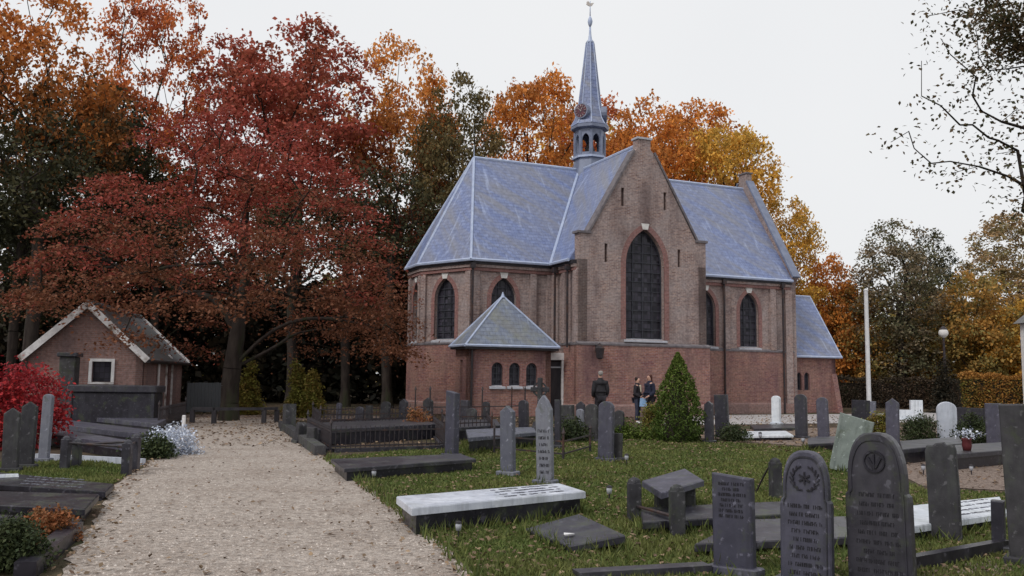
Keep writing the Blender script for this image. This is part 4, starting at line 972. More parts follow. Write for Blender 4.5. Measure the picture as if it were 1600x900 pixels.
def lettering(par, w, z0, z1, rows, rngs, hh=.028, mat='ink', y=-.004, x0=None):
    m = MB()
    for k in range(rows):
        z = z1-(z1-z0)*k/max(1, rows-1); L_ = w*rngs.choice((.95, .8, .88, .6, .7, .92)); x = -L_/2
        while x < L_/2:
            n = rngs.randint(2, 8)
            for _ in range(n):
                cw = hh*rngs.uniform(.45, .75)
                m.box(x, x+hh*.16, y, y+.006, z, z+hh)
                if rngs.random() < .6: m.box(x+cw*.65, x+cw*.65+hh*.16, y, y+.006, z, z+hh*rngs.choice((1, .6)))
                if rngs.random() < .7: m.box(x+hh*.16, x+cw*.65, y, y+.006, z+hh*rngs.choice((0, .45, .84)), z+hh*rngs.choice((0, .45, .84))+hh*.16) if False else m.box(x+hh*.16, x+cw*.65, y, y+.006, z+hh*(.42 if _ % 2 else .84), z+hh*((.42 if _ % 2 else .84)+.15))
                x += cw
                if x > L_/2: break
            x += hh*.6
    o = m.build('inscription', M[mat], par); o['kind'] = 'stuff'; return o
def stone(name, label, u, vb, wp, hp, kind, mat, phi=28, th=.09, cat='headstone', roll=0., pitch=0., base=True, text=0, group=None, at_y=None):
    b = at(u, vb) if at_y is None else at(u, 600, Y=at_y); b.z = 0; d = b.y; w = wp*px(d)*1.02; h = hp*px(d)*1.0
    e = empty(name, b); phi += jit.uniform(-5, 5); e.rotation_euler = (R(pitch+jit.uniform(-2, 2)), R(roll+jit.uniform(-1.8, 1.8)), R(-phi)); tag(e, label, cat, group)
    if d < 26: EDGES.append((b.x-math.cos(R(phi))*w/2, b.y+math.sin(R(phi))*w/2, b.x+math.cos(R(phi))*w/2, b.y-math.sin(R(phi))*w/2))
    m = MB(); pr = profile(kind, w, h); m.slab_xz(pr, 0, th, min(.012, th*.15))
    s = m.build('slab', M[mat], e)
    if base: m = MB(); m.bbox(-w/2-.05, w/2+.05, -.06, th+.05, -.03, .07, .012); m.build('base', M[mat], e)
    if text: lettering(e, w*.8, h*.25, h*.62, text, rnd, min(.032, h*.28/text*.6))
    return e, w, h
def tomb(name, label, c, h, top='granite', chest='granite', lip=.05, tt=.1, cat='tomb', z=None, group=None, text=0, ground=0.):
    zs = z or [h]*4
    P = [at(u, v, zz) for (u, v), zz in zip(c, zs)]
    o = sum(P, Vector())/4; o.z = 0
    if o.x > -1.5 and o.y < 26: EDGES.extend([(P[i].x, P[i].y, P[i-3].x, P[i-3].y) for i in range(4)])
    e = empty(name, o); tag(e, label, cat, group)
    L_ = [p-o for p in P]; cen = sum(L_, Vector())/4
    def inset(k): return [p-(p-cen).normalized()*k for p in L_]
    m = MB(); t0 = inset(.012); 
    rings = [[p-Vector((0,0,tt)) for p in L_], [p-Vector((0,0,.012)) for p in L_], t0]
    loft(m, rings); led = m.build('ledger', M[top], e)
    if chest and min(zs)-tt > ground+.02:
        ci = inset(lip*1.4); m = MB(); loft(m, [[Vector((p.x, p.y, ground)) for p in ci], [p-Vector((0,0,tt)) for p in ci]]); m.build('chest', M[chest], e)
    return e
def ltext(e, c, h, rows, mat='ink', frac=(.15, .85)):        # lettering cut on a ledger top
    P = [at(u, v, h) for u, v in c]; o = sum(P, Vector())/4; o.z = 0; m = MB()
    ax = (P[1]-P[0]); ay = (P[3]-P[0])
    for k in range(rows):
        t = .18+.62*k/max(1, rows-1); s = frac[0]
        while s < frac[1]:
            l_ = rnd.uniform(.008, .028)
            a = P[0]+ax*s+ay*t-o; b = P[0]+ax*(s+l_)+ay*t-o; j = rnd.uniform(-.012, .012); m.bar(a+Vector((0,j,.002)), b+Vector((0,j,.002)), rnd.uniform(.02, .05), .006); s += l_+rnd.choice((.006,.008,.03))
    x = m.build('inscription', M[mat], e); x['kind'] = 'stuff'
def post(e, p, h, w, mat, cap=True, name='post'):
    m = MB(); m.bbox(p.x-w/2, p.x+w/2, p.y-w/2, p.y+w/2, -.03, h-w*.35, .01)
    n = 8; m.lathe([(w*.5, h-w*.35), (w*.45, h-w*.15), (w*.25, h), (.005, h+.01)], p.x, p.y, n)
    return m.build(name, M[mat], e)
# ---- left of the path
c = ((-70,786),(133,795),(155,772),(-40,766)); tomb('tomb', 'polished black chest tomb at the left edge nearest the path', c, .18, tt=.07)
c = ((-25,755),(165,768),(178,756),(0,738)); e = tomb('tomb', 'low polished black ledger just behind the black chest tomb', c, .12, tt=.07); ltext(e, c, .12, 4, 'bluestone_pale', (.3, .8))
p = at(8, 745, .125); e = empty('marble_book', p, .5); tag(e, 'small white marble book lying on the low black ledger', 'ornament')
m = MB(); m.prism([(-.17,-.11),(0,-.11),(0,.11),(-.17,.11)], 0, .03, [(-.16,-.10),(0,-.10),(0,.10),(-.16,.10)]); m.build('page', M['marble'], e)
m = MB(); m.prism([(.003,-.11),(.17,-.11),(.17,.11),(.003,.11)], 0, .03, [(.003,-.10),(.16,-.10),(.16,.10),(.003,.10)]); m.build('page', M['marble'], e)
def kerb(name, label, pts, w, h, mat, cat='kerb', closed=False, post_h=None):
    P = [at(u, v) for u, v in pts]; o = P[0].copy(); e = empty(name, o); tag(e, label, cat)
    n = len(P)
    for i in range(n if closed else n-1):
        a, b = P[i]-o, P[(i+1) % n]-o; d = (b-a).normalized()
        m = MB(); m.bar(a-d*w*.0+Vector((0,0,h/2-.01)), b-d*(w*.55)+Vector((0,0,h/2-.01)), w, h+.02); m.build('kerb_stone', M[mat], e)
    return e
kerb('grave_border', 'black stone kerb round the planted grave at the lower left', ((38,905),(118,834),(-40,824)), .16, .13, 'granite')
kerb('grave_border', 'pale stone kerb behind the small posts on the left', ((58,717),(228,726)), .10, .10, 'marble')
def enclosure(name, label, posts, rails, mat, w=.13, rz=(.72,), rmat='iron', rr=.02):
    P = [(at(u, v), hp*px(at(u, v).y)) for u, v, hp in posts]; o = P[0][0].copy(); e = empty(name, o); tag(e, label, 'enclosure')
    for p, h in P: post(e, p-o, h, w, mat)
    for i, j in rails:
        for f in rz:
            m = MB(); m.tube(P[i][0]-o+Vector((0,0,P[i][1]*f)), P[j][0]-o+Vector((0,0,P[j][1]*f)), rr, rr, 6); m.build('rail', M[rmat], e)
    return e
enclosure('grave_enclosure', 'four short dark posts joined by rods round a grave on the left', ((101,733,50),(197,743,54),(210,736,56),(119,729,42)), ((0,1),(1,2),(2,3),(3,0)), 'granite_dull', .13, (.80,))
stone('headstone', 'weathered dark slim headstone at the far left edge', 14, 738, 22, 98, 'gable', 'sooty', -15, .12)
stone('headstone', 'weathered dark slim headstone, second from the left edge', 38, 732, 21, 102, 'gable', 'sooty', -15, .12)
stone('grave_marker', 'narrow grey marker with white top by the crimson bush', 66, 722, 14, 104, 'round', 'bluestone_pale', -10, .12)
tomb('tomb', 'dark ledger farthest back of the three stacked left of the path', ((104,648),(247,662),(260,655),(112,638)), .27, 'bluestone', 'granite', tt=.12)
tomb('tomb', 'dark ledger in the middle of the three stacked left of the path', ((75,661),(231,679),(240,672),(80,653)), .27, 'bluestone', 'granite', tt=.12)
tomb('tomb', 'dark ledger nearest of the three stacked left of the path', ((68,676),(195,696),(202,688),(73,667)), .26, 'bluestone', 'granite', tt=.10)
def box_tomb():
    a = at(107, 600, Y=26.5); b = at(243, 600, Y=26.5); w = b.x-a.x; o = Vector(((a.x+b.x)/2, 26.5, 0)); h = at(175, 602, Y=26.5).z
    e = empty('table_tomb', o, R(4)); tag(e, 'long dark table tomb with overhanging slab in front of the shed', 'tomb')
    m = MB(); m.bbox(-w/2+.06, w/2-.06, .06, .84, 0, h-.22, .02); m.build('chest', M['granite'], e)
    m = MB(); m.bbox(-w/2, w/2, 0, .9, h-.218, h, .03); m.build('slab', M['granite_dull'], e)
    for s in (-1, 1): m = MB(); m.bbox(s*(w/2-.1)-.05, s*(w/2-.1)+.05, .02, .058, .05, h-.24, .008); m.build('pilaster', M['granite_dull'], e)
box_tomb()
def pillar():
    o = at(107, 600, Y=28.5); o.z = 0; h = at(107, 551, Y=28.5).z; e = empty('pillar_monument', o, R(8)); tag(e, 'dark square pillar monument with flat cap before the shed gable', 'monument')
    m = MB(); m.bbox(-.24, .24, -.24, .24, .2, h-.14, .02); m.build('shaft', M['sooty'], e)
    m = MB(); m.bbox(-.31, .31, -.31, .31, h-.138, h, .025); m.build('cap', M['granite_dull'], e)
    m = MB(); m.bbox(-.33, .33, -.33, .33, -.02, .198, .02); m.build('base', M['sooty'], e)
pillar()
def railing(name, label, pts, h, sp=.13, mat='iron', closed=False, post_r=.028, spike=0., bars=True, kerb_=True, arcs=False):
    P = [at(u, v) for u, v in pts]; o = P[0].copy(); e = empty(name, o); tag(e, label, 'railing'); n = len(P); Zv = Vector((0,0,1))
    br = None
    for i in range(n if closed else n-1):
        a, b = P[i]-o, P[(i+1) % n]-o; Ln = (b-a).length; d = (b-a)/Ln
        for z in (.12, h-.06):
            m = MB(); m.bar(a+Zv*z, b+Zv*z, .022, .03); m.build('rail', M[mat], e)
        if kerb_: m = MB(); m.bar(a+d*.07+Zv*.03, b-d*.07+Zv*.03, .14, .09); m.build('kerb_stone', M['granite_dull'], e)
        if bars:
            k = max(2, int(Ln/sp))
            for j in range(1, k):
                q = a+d*(Ln*j/k)
                if br is None:
                    m = MB(); m.tube((0,0,.08), (0,0,h-.02), .010, .010, 5); m.tube((0,0,h-.02), (0,0,h+.05), .016, .002, 5); br = m.mesh('bar', M[mat])
                ob = bpy.data.objects.new('bar', br); COL.objects.link(ob); ob.parent = e; ob.location = q
    for p in P:
        q = p-o; m = MB(); m.tube(q, q+Zv*(h+.1+spike), post_r, post_r*.8, 6); m.tube(q+Zv*(h+.1+spike), q+Zv*(h+.22+spike), post_r*1.6, .004, 6); m.build('post', M[mat], e)
    return e
railing('grave_railing', 'rusty iron railing with thin bars around a grave right of the path', ((516,707),(694,701),(672,676),(480,684)), .50, .11, closed=True)
railing('grave_railing', 'low dark iron railing at the back of the stacked ledgers', ((247,672),(289,658)), .62, .14)
railing('grave_railing', 'tall spiked iron posts with rails before the apse and vestry', ((648,671),(671,670),(753,668),(799,666),(820,664)), .72, .16, spike=.38, bars=False, kerb_=False)
railing('grave_railing', 'low iron railing behind the pointed grey stone', ((772,708),(880,719),(922,706)), .42, .16, bars=False, kerb_=False)
railing('grave_railing', 'farther rusty iron railing close to the dark wood edge', ((500,676),(640,671),(628,660),(488,664)), .55, .13, closed=True)
railing('grave_railing', 'iron railing left of the vestry corner behind the tall narrow stone', ((700,690),(768,686),(760,674),(690,676)), .5, .13, closed=True)
kerb('grave_border', 'dark stepped kerb stones along the right edge of the path', ((500,712),(470,690),(440,668)), .22, .20, 'sooty')
for u, vb, wp, hp, k, mt, lab in ((600,664,15,36,'round','sooty','dark round stone in the wood-edge row, second from the railing'), (628,664,13,40,'gable','granite_dull','dark pointed stone in the wood-edge row nearest the apse'), (575,662,10,28,'flat','sooty','low flat dark stone in the wood-edge row'), (667,668,15,46,'gable','sooty','dark gabled stone just left of the apse window line'), (724,668,14,42,'flat','granite_dull','dark upright slab before the vestry downpipe'),
                                (757,664,12,36,'round','sooty','dark round stone under the left vestry window'), (817,672,15,46,'round','granite_dull','dark round stone between the two slim grey stones'), (484,699,14,30,'flat','sooty','short dark block at the path edge before the railing'), (905,668,13,40,'gable','granite_dull','dark gabled stone at the foot of the transept wall'), (1068,672,12,40,'flat','granite_dull','dark slab peeping out right behind the conifer')):
    stone('headstone', lab, u, vb, wp, hp, k, mt, 24, .14)
tomb('tomb', 'low long black ledger at the right edge of the path', ((538,732),(744,717),(720,709),(517,717)), .2, 'granite_dull', 'granite', tt=.06)
tomb('tomb', 'dark ledger enclosed behind the rusty railing', ((498,671),(690,662),(678,653),(470,661)), .38, 'granite_dull', 'granite', tt=.1)
tomb('tomb', 'pale grey ledger between the two slim grey stones', ((732,684),(838,675),(834,667),(728,671)), .35, 'bluestone_pale', 'granite', tt=.08)
tomb('tomb', 'dark ledger in front of the vestry windows', ((712,668),(782,664),(776,655),(712,656)), .35, 'granite_dull', 'granite', tt=.1)
stone('headstone', 'squat dark stone leaning beside the far end of the path', 443, 674, 18, 42, 'flat', 'sooty', 60, .3, roll=-6)
stone('headstone', 'small dark stone at the path corner before the railing', 462, 692, 13, 32, 'round', 'sooty', 50, .2, roll=5)
stone('headstone', 'small round-topped dark stone behind the iron railing', 560, 668, 13, 32, 'round', 'granite_dull', 20, .12)
stone('headstone', 'tiny pale marker at the dark wood edge behind the railing', 528, 660, 8, 30, 'round', 'bluestone', 20, .12)
stone('headstone', 'tall narrow grey stone with dark edge beside the iron railing', 701, 714, 20, 102, 'slant', 'bluestone', 42, .16, text=0)
stone('headstone', 'slim grey stone with sloped top left of the pointed one', 791, 743, 23, 106, 'gable', 'bluestone_pale', 34, .11)
e, w, h = stone('headstone', 'tall slim pointed grey stone with dark engraved lines', 850, 757, 26, 136, 'point', 'bluestone_pale', 30, .10)
lettering(e, w*.72, h*.12, h*.58, 7, rnd, .045)
stone('headstone', 'round-topped grey stone standing in front of the man', 945, 721, 24, 92, 'round', 'bluestone', 26, .10, text=0)
stone('headstone', 'low dark stone touching the round-topped grey stone', 962, 720, 15, 42, 'flat', 'sooty', 26, .12)
def cross():
    o = at(843, 690); h = at(843, 590, Y=o.y).z; e = empty('stone_cross', o, R(-15)); tag(e, 'mossy stone cross with ring behind the tall pointed stone', 'cross')
    m = MB(); m.bbox(-.06, .06, -.05, .05, .5, h, .01); m.build('shaft', M['sooty'], e)
    m = MB(); m.bbox(-.24, -.062, -.045, .045, h-.36, h-.24, .01); m.build('arm', M['sooty'], e); m = MB(); m.bbox(.062, .24, -.045, .045, h-.36, h-.24, .01); m.build('arm', M['sooty'], e)
    m = MB(); n = 20
    for i in range(n):
        a, b = 2*math.pi*i/n, 2*math.pi*(i+1)/n; m.bar((.17*math.cos(a), 0, h-.3+.17*math.sin(a)), (.17*math.cos(b), 0, h-.3+.17*math.sin(b)), .05, .04)
    m.build('ring', M['sooty'], e)
    m = MB(); m.prism([(-.26,-.2),(.26,-.2),(.26,.2),(-.26,.2)], 0, .5, [(-.14,-.1),(.14,-.1),(.14,.1),(-.14,.1)]); m.build('base', M['sooty'], e)
cross()
for u, vb, wp, hp, k, mt, lab in ((870,700,9,74,'flat','granite_dull','thin dark upright slab right behind the pointed grey stone'), (887,686,20,52,'flat','sooty','dark square stone below the church side door'), (906,684,11,44,'round','bluestone_pale','small pale round stone right of the dark square stone'),
                                (923,690,19,58,'round','sooty','dark round stone just left of the man'), (966,686,15,44,'round','sooty','dark stone between the man and the two women'), (735,672,16,34,'round','sooty','small dark stone under the vestry corner')):
    stone('headstone', lab, u, vb, wp, hp, k, mt, 24, .12)
# ---- right, middle distance
stone('headstone', 'slim dark stone right beside the cone-shaped conifer', 1107, 692, 13, 64, 'gable', 'granite_dull', 34, .12)
stone('headstone', 'broader dark stone second to the right of the conifer', 1128, 684, 21, 66, 'flat', 'granite_dull', 30, .12)
stone('headstone', 'slender white marble stone near the church wall', 1212, 663, 13, 44, 'round', 'marble', 34, .16)
stone('headstone', 'tall dark stone with small cap before the annex corner', 1252, 685, 18, 68, 'round', 'granite_dull', 32, .14)
stone('headstone', 'rounded dark blue stone before the annex wall', 1287, 686, 17, 64, 'round', 'bluestone', 30, .12)
tomb('tomb', 'flat white marble slab in front of the nave wall', ((1160,681),(1240,680),(1228,673),(1155,674)), .14, 'marble', 'granite', tt=.06)
tomb('tomb', 'low dark slab beneath the slender white stone', ((1178,670),(1250,668),(1240,662),(1172,664)), .1, 'granite', None, tt=.08)
tomb('tomb', 'dark ledger right of the rounded dark blue stone', ((1262,694),(1330,690),(1326,680),(1262,684)), .16, 'granite_dull', 'granite', tt=.06)
stone('headstone', 'broad pale green stone leaning to one side behind the two arched stones', 1322, 738, 50, 88, 'slant', 'greenstone', 20, .10, roll=11, base=False)
stone('headstone', 'slim grey stone right of the yellow-brown shrub', 1395, 704, 19, 80, 'gable', 'bluestone', 28, .1)
stone('grave_monument', 'small stepped white marble block before the brown hedge', 1424, 656, 34, 30, 'step', 'marble', 15, .3, 'monument')
stone('headstone', 'bright white round-topped headstone between the two round bushes', 1481, 690, 28, 61, 'round', 'marble', 22, .1)
tomb('tomb', 'black ledger below the bright white headstone', ((1410,702),(1505,692),(1498,682),(1405,689)), .30, 'granite_dull', 'granite', tt=.09)
tomb('tomb', 'black ledger with the flower vase at the right', ((1482,710),(1580,702),(1576,690),(1478,696)), .30, 'granite_dull', 'granite', tt=.09)
stone('headstone', 'grey capped stone near the right edge before the hedge', 1555, 702, 22, 70, 'flat', 'bluestone', 25, .14)
stone('headstone', 'wide low dark stone behind the right-hand round bush', 1524, 672, 52, 34, 'flat', 'granite', 12, .15)
stone('headstone', 'dark stone with white ornament behind the leaning pale stone', 1345, 672, 26, 46, 'flat', 'granite', 20, .15)
stone('headstone', 'short grey stone just left of the yellow-brown shrub', 1361, 668, 14, 40, 'flat', 'bluestone_pale', 20, .15)
def vase():
    o = at(1511, 704, .30); e = empty('flower_vase', o); tag(e, 'red vase with white and pink flowers on a black ledger', 'vase')
    m = MB(); m.smooth = True; m.lathe([(.07, 0), (.09, .1), (.08, .2), (.10, .24)], 0, 0, 12); m.build('vase', M['red_door'], e)
    rng = np.random.default_rng(3); pos = rng.normal(size=(160, 3))*(.11, .11, .05)+(0, 0, .32); o2 = bpy.data.objects.new('flowers', leaves_mesh('flowers', pos, .055, .6, None, rng, L['heather'])); o2['kind'] = 'stuff'; COL.objects.link(o2); o2.parent = e
vase()
# ---- foreground right
c = ((643.5,793.5),(915,767.5),(874,755),(619.5,775.5))
e = tomb('tomb', 'long dark tomb with pale bluish stone top beside the path', c, .28, 'tombtop', 'granite', tt=.08); ltext(e, c, .28, 4, 'bluestone', (.52, .9))
tomb('fallen_gravestone', 'cracked dark slab lying tilted in the grass before the long tomb', ((890,853),(977,836),(904.5,803),(819,826)), .08, 'granite_dull', None, tt=.07, cat='slab', z=[.07,.16,.12,.05])
p = at(889, 835, .10); e = empty('paper_scrap', p, .4); tag(e, 'small white scrap lying on the fallen slab', 'scrap')
m = MB(); m.add([(-.06,-.02,.004),(.05,-.03,.012),(.07,.02,.004),(-.04,.035,.014)], [(0,1,2,3)]); m.prism([(-.05,-.02),(.05,-.02),(.06,.02),(-.04,.03)], -.004, .003); m.build('paper', M['white_paint'], e)
enclosure('grave_enclosure', 'worn dark corner posts with bent rod around the tilted slab', ((991,813,64),(1058,836,75),(1212,778,60)), ((0,1),), 'sooty', .15, (.35,))
tomb('tomb', 'low dark ledger between the worn corner posts', ((1004,816),(1238,802),(1226,783),(1000,793)), .14, 'granite_dull', 'granite', tt=.07)
e = tomb('broken_gravestone', 'broken slab propped at a tilt above the low ledger', ((1033,770),(1100,750),(1070,732),(1003,751)), .4, 'bluestone', None, tt=.07, cat='slab', z=[.36,.42,.42,.37])
m = MB(); m.bbox(-.22, -.06, -.14, .1, .0, .31, .02); m.build('prop_stone', M['sooty'], e); m = MB(); m.bbox(.1, .26, -.06, .16, .0, .33, .02); m.build('prop_stone', M['sooty'], e)
o = at(1181, 770); q = at(1208, 776); e = empty('iron_rod', o); tag(e, 'bent iron rod leaning against the short rear post', 'rod'); m = MB(); m.tube((0,0,0), (q-o)*.45+Vector((0,0,.24)), .014); m.tube((q-o)*.45+Vector((0,0,.24)), (q-o)*.92+Vector((0,0,.46)), .014, .012); m.build('rod', M['iron'], e)
tomb('tomb', 'grey ledger lying behind the three inscribed headstones', ((1085,850),(1345,838),(1335,806),(1160,812)), .12, 'granite_dull', 'granite', tt=.07)
c = ((1428,822),(1575,800),(1562,776),(1420,790)); e = tomb('tomb', 'white marble ledger behind the rough pillar stone', c, .16, 'marble', 'granite', tt=.07); ltext(e, c, .16, 4, 'bluestone', (.5, .9))
kerb('grave_border', 'black kerb rail in front of the rough pillar stone', ((1415,893),(1575,862)), .10, .12, 'granite')
kerb('grave_border', 'dark sunken kerb along the bottom edge below the flat-topped stone', ((900,906),(1120,893)), .16, .07, 'granite_dull')
sheet('grave_gravel', [G(u, v).to_2d() for u, v in ((1425,940),(1425,896),(1580,866),(1760,872),(1760,940))], .004, M['gravel_brown'])
e, w, h = stone('headstone', 'flat-topped inscribed dark stone, leftmost of the three in front', 1145, 899, 64, 152, 'slant', 'bluestone', 38, .085); lettering(e, w*.72, h*.56, h*.88, 7, rnd, .026)
def emblem(e, w, z, r, kind):
    m = MB()
    if kind == 'wreath':
        for s in (-1, 1):
            for i in range(7):
                a = R(-80+i*21); x = s*r*math.cos(a); zz = z+r*math.sin(a); t = Vector((-s*math.sin(a), 0, math.cos(a)))
                for k in (-.5, .5): m.bar(Vector((x, -.006, zz)), Vector((x, -.008, zz))+(t+Vector((s*k, 0, 0)))*r*.34, r*.10, .008)
        for i in range(3):
            a = R(90+60*i); v = Vector((math.cos(a), 0, math.sin(a)))*r*.5; m.bar(Vector((0, -.008, z))-v, Vector((0, -.008, z))+v, .012, .012)
    else:
        n = 18
        for i in range(n):
            a, b = 2*math.pi*i/n, 2*math.pi*(i+1)/n; m.bar((r*.8*math.cos(a), -.008, z+r*.8*math.sin(a)), (r*.8*math.cos(b), -.008, z+r*.8*math.sin(b)), .012, .014)
        for k in (-1, 1): m.bar((k*r*.05, -.008, z-r*.5), (k*r*.5, -.008, z+r*.3), .014, .02)
        m.bar((0, -.008, z-r*.6), (0, -.008, z+r*.55), .012, .022)
    m.build('emblem', M['granite'], e)
def panel(e, w, h):                                      # sunk border line following the arch
    pr = profile('shoulder', w*.84, h*.955); m = MB()
    for i in range(1, len(pr)-1):
        a, b = pr[i], pr[i+1]; m.bar((a[0], -.005, max(.1, a[1])), (b[0], -.005, b[1]), .008, .012)
    m.build('moulding', M['granite_dull'], e)
e, w, h = stone('headstone', 'arched dark headstone with wreath emblem, middle of the three in front', 1259, 921, 76, 208, 'shoulder', 'bluestone', 38, .095); panel(e, w, h); emblem(e, w, h*.80, w*.24, 'wreath'); lettering(e, w*.76, h*.1, h*.58, 9, rnd, .030)
e, w, h = stone('headstone', 'largest arched dark headstone with rosette, rightmost of the three in front', 1376, 932, 96, 246, 'shoulder', 'granite_dull', 38, .10); panel(e, w, h); emblem(e, w, h*.82, w*.2, 'rosette'); lettering(e, w*.76, h*.08, h*.60, 10, rnd, .030)
stone('pillar_stone', 'rough-topped weathered pillar stone on the right lawn', 1478, 845, 44, 148, 'rough', 'sooty', 30, .16, 'headstone', base=False)
stone('headstone', 'tall weathered dark stone cut by the right edge of the view', 1608, 884, 50, 244, 'flat', 'sooty', 36, .14)
stone('headstone', 'short dark stone leaning on the tall stone at the right edge', 1560, 864, 18, 78, 'flat', 'granite_dull', 36, .12)
# small stake lights on the graves
def stake_light(u, v, hp, lab, z=0.):
    o = at(u, v, z); h = hp*px(o.y); e = empty('grave_light', o); tag(e, lab, 'grave light', 'small lights on the graves')
    m = MB(); m.tube((0,0,-.02), (0,0,h*.6), h*.06, h*.06, 6); m.build('stake', M['iron'], e)
    m = MB(); m.smooth = True; m.lathe([(h*.16, h*.45), (h*.20, h*.75), (h*.17, h*.9)], 0, 0, 10); m.build('glass', M['stone_sill'], e)
    m = MB(); m.lathe([(h*.22, h*.9), (h*.2, h*.98), (h*.03, h*1.06)], 0, 0, 10); m.build('lid', M['iron'], e)
for u, v, hp, lab in ((716,840,24,'small grave light in the grass before the long dark tomb'), (952,782,22,'small grave light right of the long dark tomb'), (979,726,16,'small grave light on the lawn right of the round-topped stone'), (1038,812,18,'small grave light between the worn corner posts'),
                      (584,752,18,'small grave light by the low black ledger near the path'), (508,697,16,'white grave light at the corner of the rusty railing'), (1188,690,14,'small grave light before the flat white slab'), (1255,697,14,'small grave light at the foot of the tall capped stone'), (1443,742,16,'small grave light on the gravel left of the rough pillar stone'), (1518,742,15,'small grave light on the gravel right of the rough pillar stone'), (1110,668,18,'white grave light beside the conifer')):
    stake_light(u, v, hp, lab)
# ---- fence, rail, flagpole, lamp post, white house
def board_fence():
    a = at(293, 600, Y=36.5); b = at(348, 600, Y=37); o = a.copy(); o.z = 0; e = empty('board_fence', o); tag(e, 'grey-green upright board fence between shed and maple trunk', 'fence'); d = b-a; d.z = 0; h = at(320, 598, Y=36.5).z
    n = 10; m = MB(); m.bbox(-.065, .065, -.012, .012, .05, h, .005); me = m.mesh('board', nmat('fence_wood', (.085,.095,.11), (.15,.16,.17), 3, .8, .3, 20, stretch=(3,3,.3)))
    for i in range(n):
        ob = bpy.data.objects.new('board', me); COL.objects.link(ob); ob.parent = e; ob.location = d*((i+.5)/n); ob.location.z = rnd.uniform(-.02, .02); ob.rotation_euler = (0, 0, math.atan2(d.y, d.x))
    for f in (0, .5, 1): m = MB(); q = d*f; m.bbox(q.x-.05, q.x+.05, q.y+.02, q.y+.12, 0, h+.05, .01); m.build('post', M['sooty'], e)
    for z in (.3, h-.25): m = MB(); m.bar(Vector((0, .03, z)), d+Vector((0, .03, z)), .04, .08); m.build('rail', M['sooty'], e)
board_fence()
def low_rail():
    P = [at(u, v) for u, v in ((300,661),(334,662),(412,661),(432,660))]; o = P[0].copy(); e = empty('low_rail', o); tag(e, 'low dark wooden rail across the end of the path at the maple', 'rail')
    for p in P: q = p-o; m = MB(); m.bbox(q.x-.07, q.x+.07, q.y-.07, q.y+.07, 0, .42, .01); m.build('post', M['dark_wood'], e)
    for i in range(3): m = MB(); m.bar(P[i]-o+Vector((0,0,.47)), P[i+1]-o+Vector((0,0,.47)), .12, .09); m.build('rail', M['dark_wood'], e)
low_rail()
o = at(286, 683); e = empty('marker_post', o); tag(e, 'thin white marker post at the left edge of the path', 'post'); m = MB(); m.bbox(-.04, .04, -.04, .04, 0, .55, .012); m.build('post', M['white_worn'], e)
o = at(1357, 600, Y=46); o.z = 0; h = at(1357, 455, Y=46).z; e = empty('flagpole', o); tag(e, 'plain white flagpole behind the graves on the right', 'flagpole')
m = MB(); m.tube((0,0,0), (0,0,h), .12, .10, 10); m.build('pole', M['pole_paint'], e); m = MB(); m.lathe([(.10, h), (.13, h+.03), (.10, h+.1), (.02, h+.14)], 0, 0, 10); m.build('knob', M['pole_paint'], e)
o = at(1477, 600, Y=48); o.z = 0; h = at(1477, 528, Y=48).z; e = empty('lamp_post', o); tag(e, 'dark lamp post with pale round globe before the hedge', 'lamp post')
m = MB(); m.tube((0,0,0), (0,0,h), .09, .06, 8); m.lathe([(.16, 0), (.16, .6), (.1, .75)], 0, 0, 10); m.build('post', M['iron'], e)
m = MB(); m.smooth = True; m.lathe([(.05, h)]+[(.25*math.sin(t), h+.27-.25*math.cos(t)) for t in [math.pi*i/10 for i in range(2, 10)]], 0, 0, 14); m.build('globe', M['stone_pale'], e)
m = MB(); m.lathe([(.20, h+.46), (.13, h+.56), (.03, h+.64)], 0, 0, 10); m.build('cap', M['iron'], e)
# ivy sleeve round the lamp post foot, as in the photograph a dark shrub
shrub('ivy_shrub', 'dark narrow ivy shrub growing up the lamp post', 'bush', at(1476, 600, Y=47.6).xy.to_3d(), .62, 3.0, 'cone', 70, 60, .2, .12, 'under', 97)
o = Vector((28.75, 47, 0)); e = empty('white_house', o); tag(e, 'white rendered house front cut by the right edge of the view', 'house')
hh = at(1596, 500, Y=47).z
m = MB(); m.box(-.05, 5.0, .0, 3.0, 0, hh); m.build('wall', M['white_paint'], e); m = MB(); m.box(-.12, 5.1, -.06, -.003, 1.9, 2.02); m.build('band', M['stone_sill'], e)
m = MB(); m.slab_xz([(-.3, hh+.005), (5.3, hh+.005), (2.5, hh+2.2)], -.3, 3.3); m.build('roof', M['tile_shed'], e)
m = MB(); m.box(1.2, 2.1, -.03, -.003, .9, 1.8); w = m.build('window', M['glass'], e); m = MB(); m.box(1.1, 2.2, -.07, -.032, .8, .88); m.build('sill', M['stone_sill'], w)
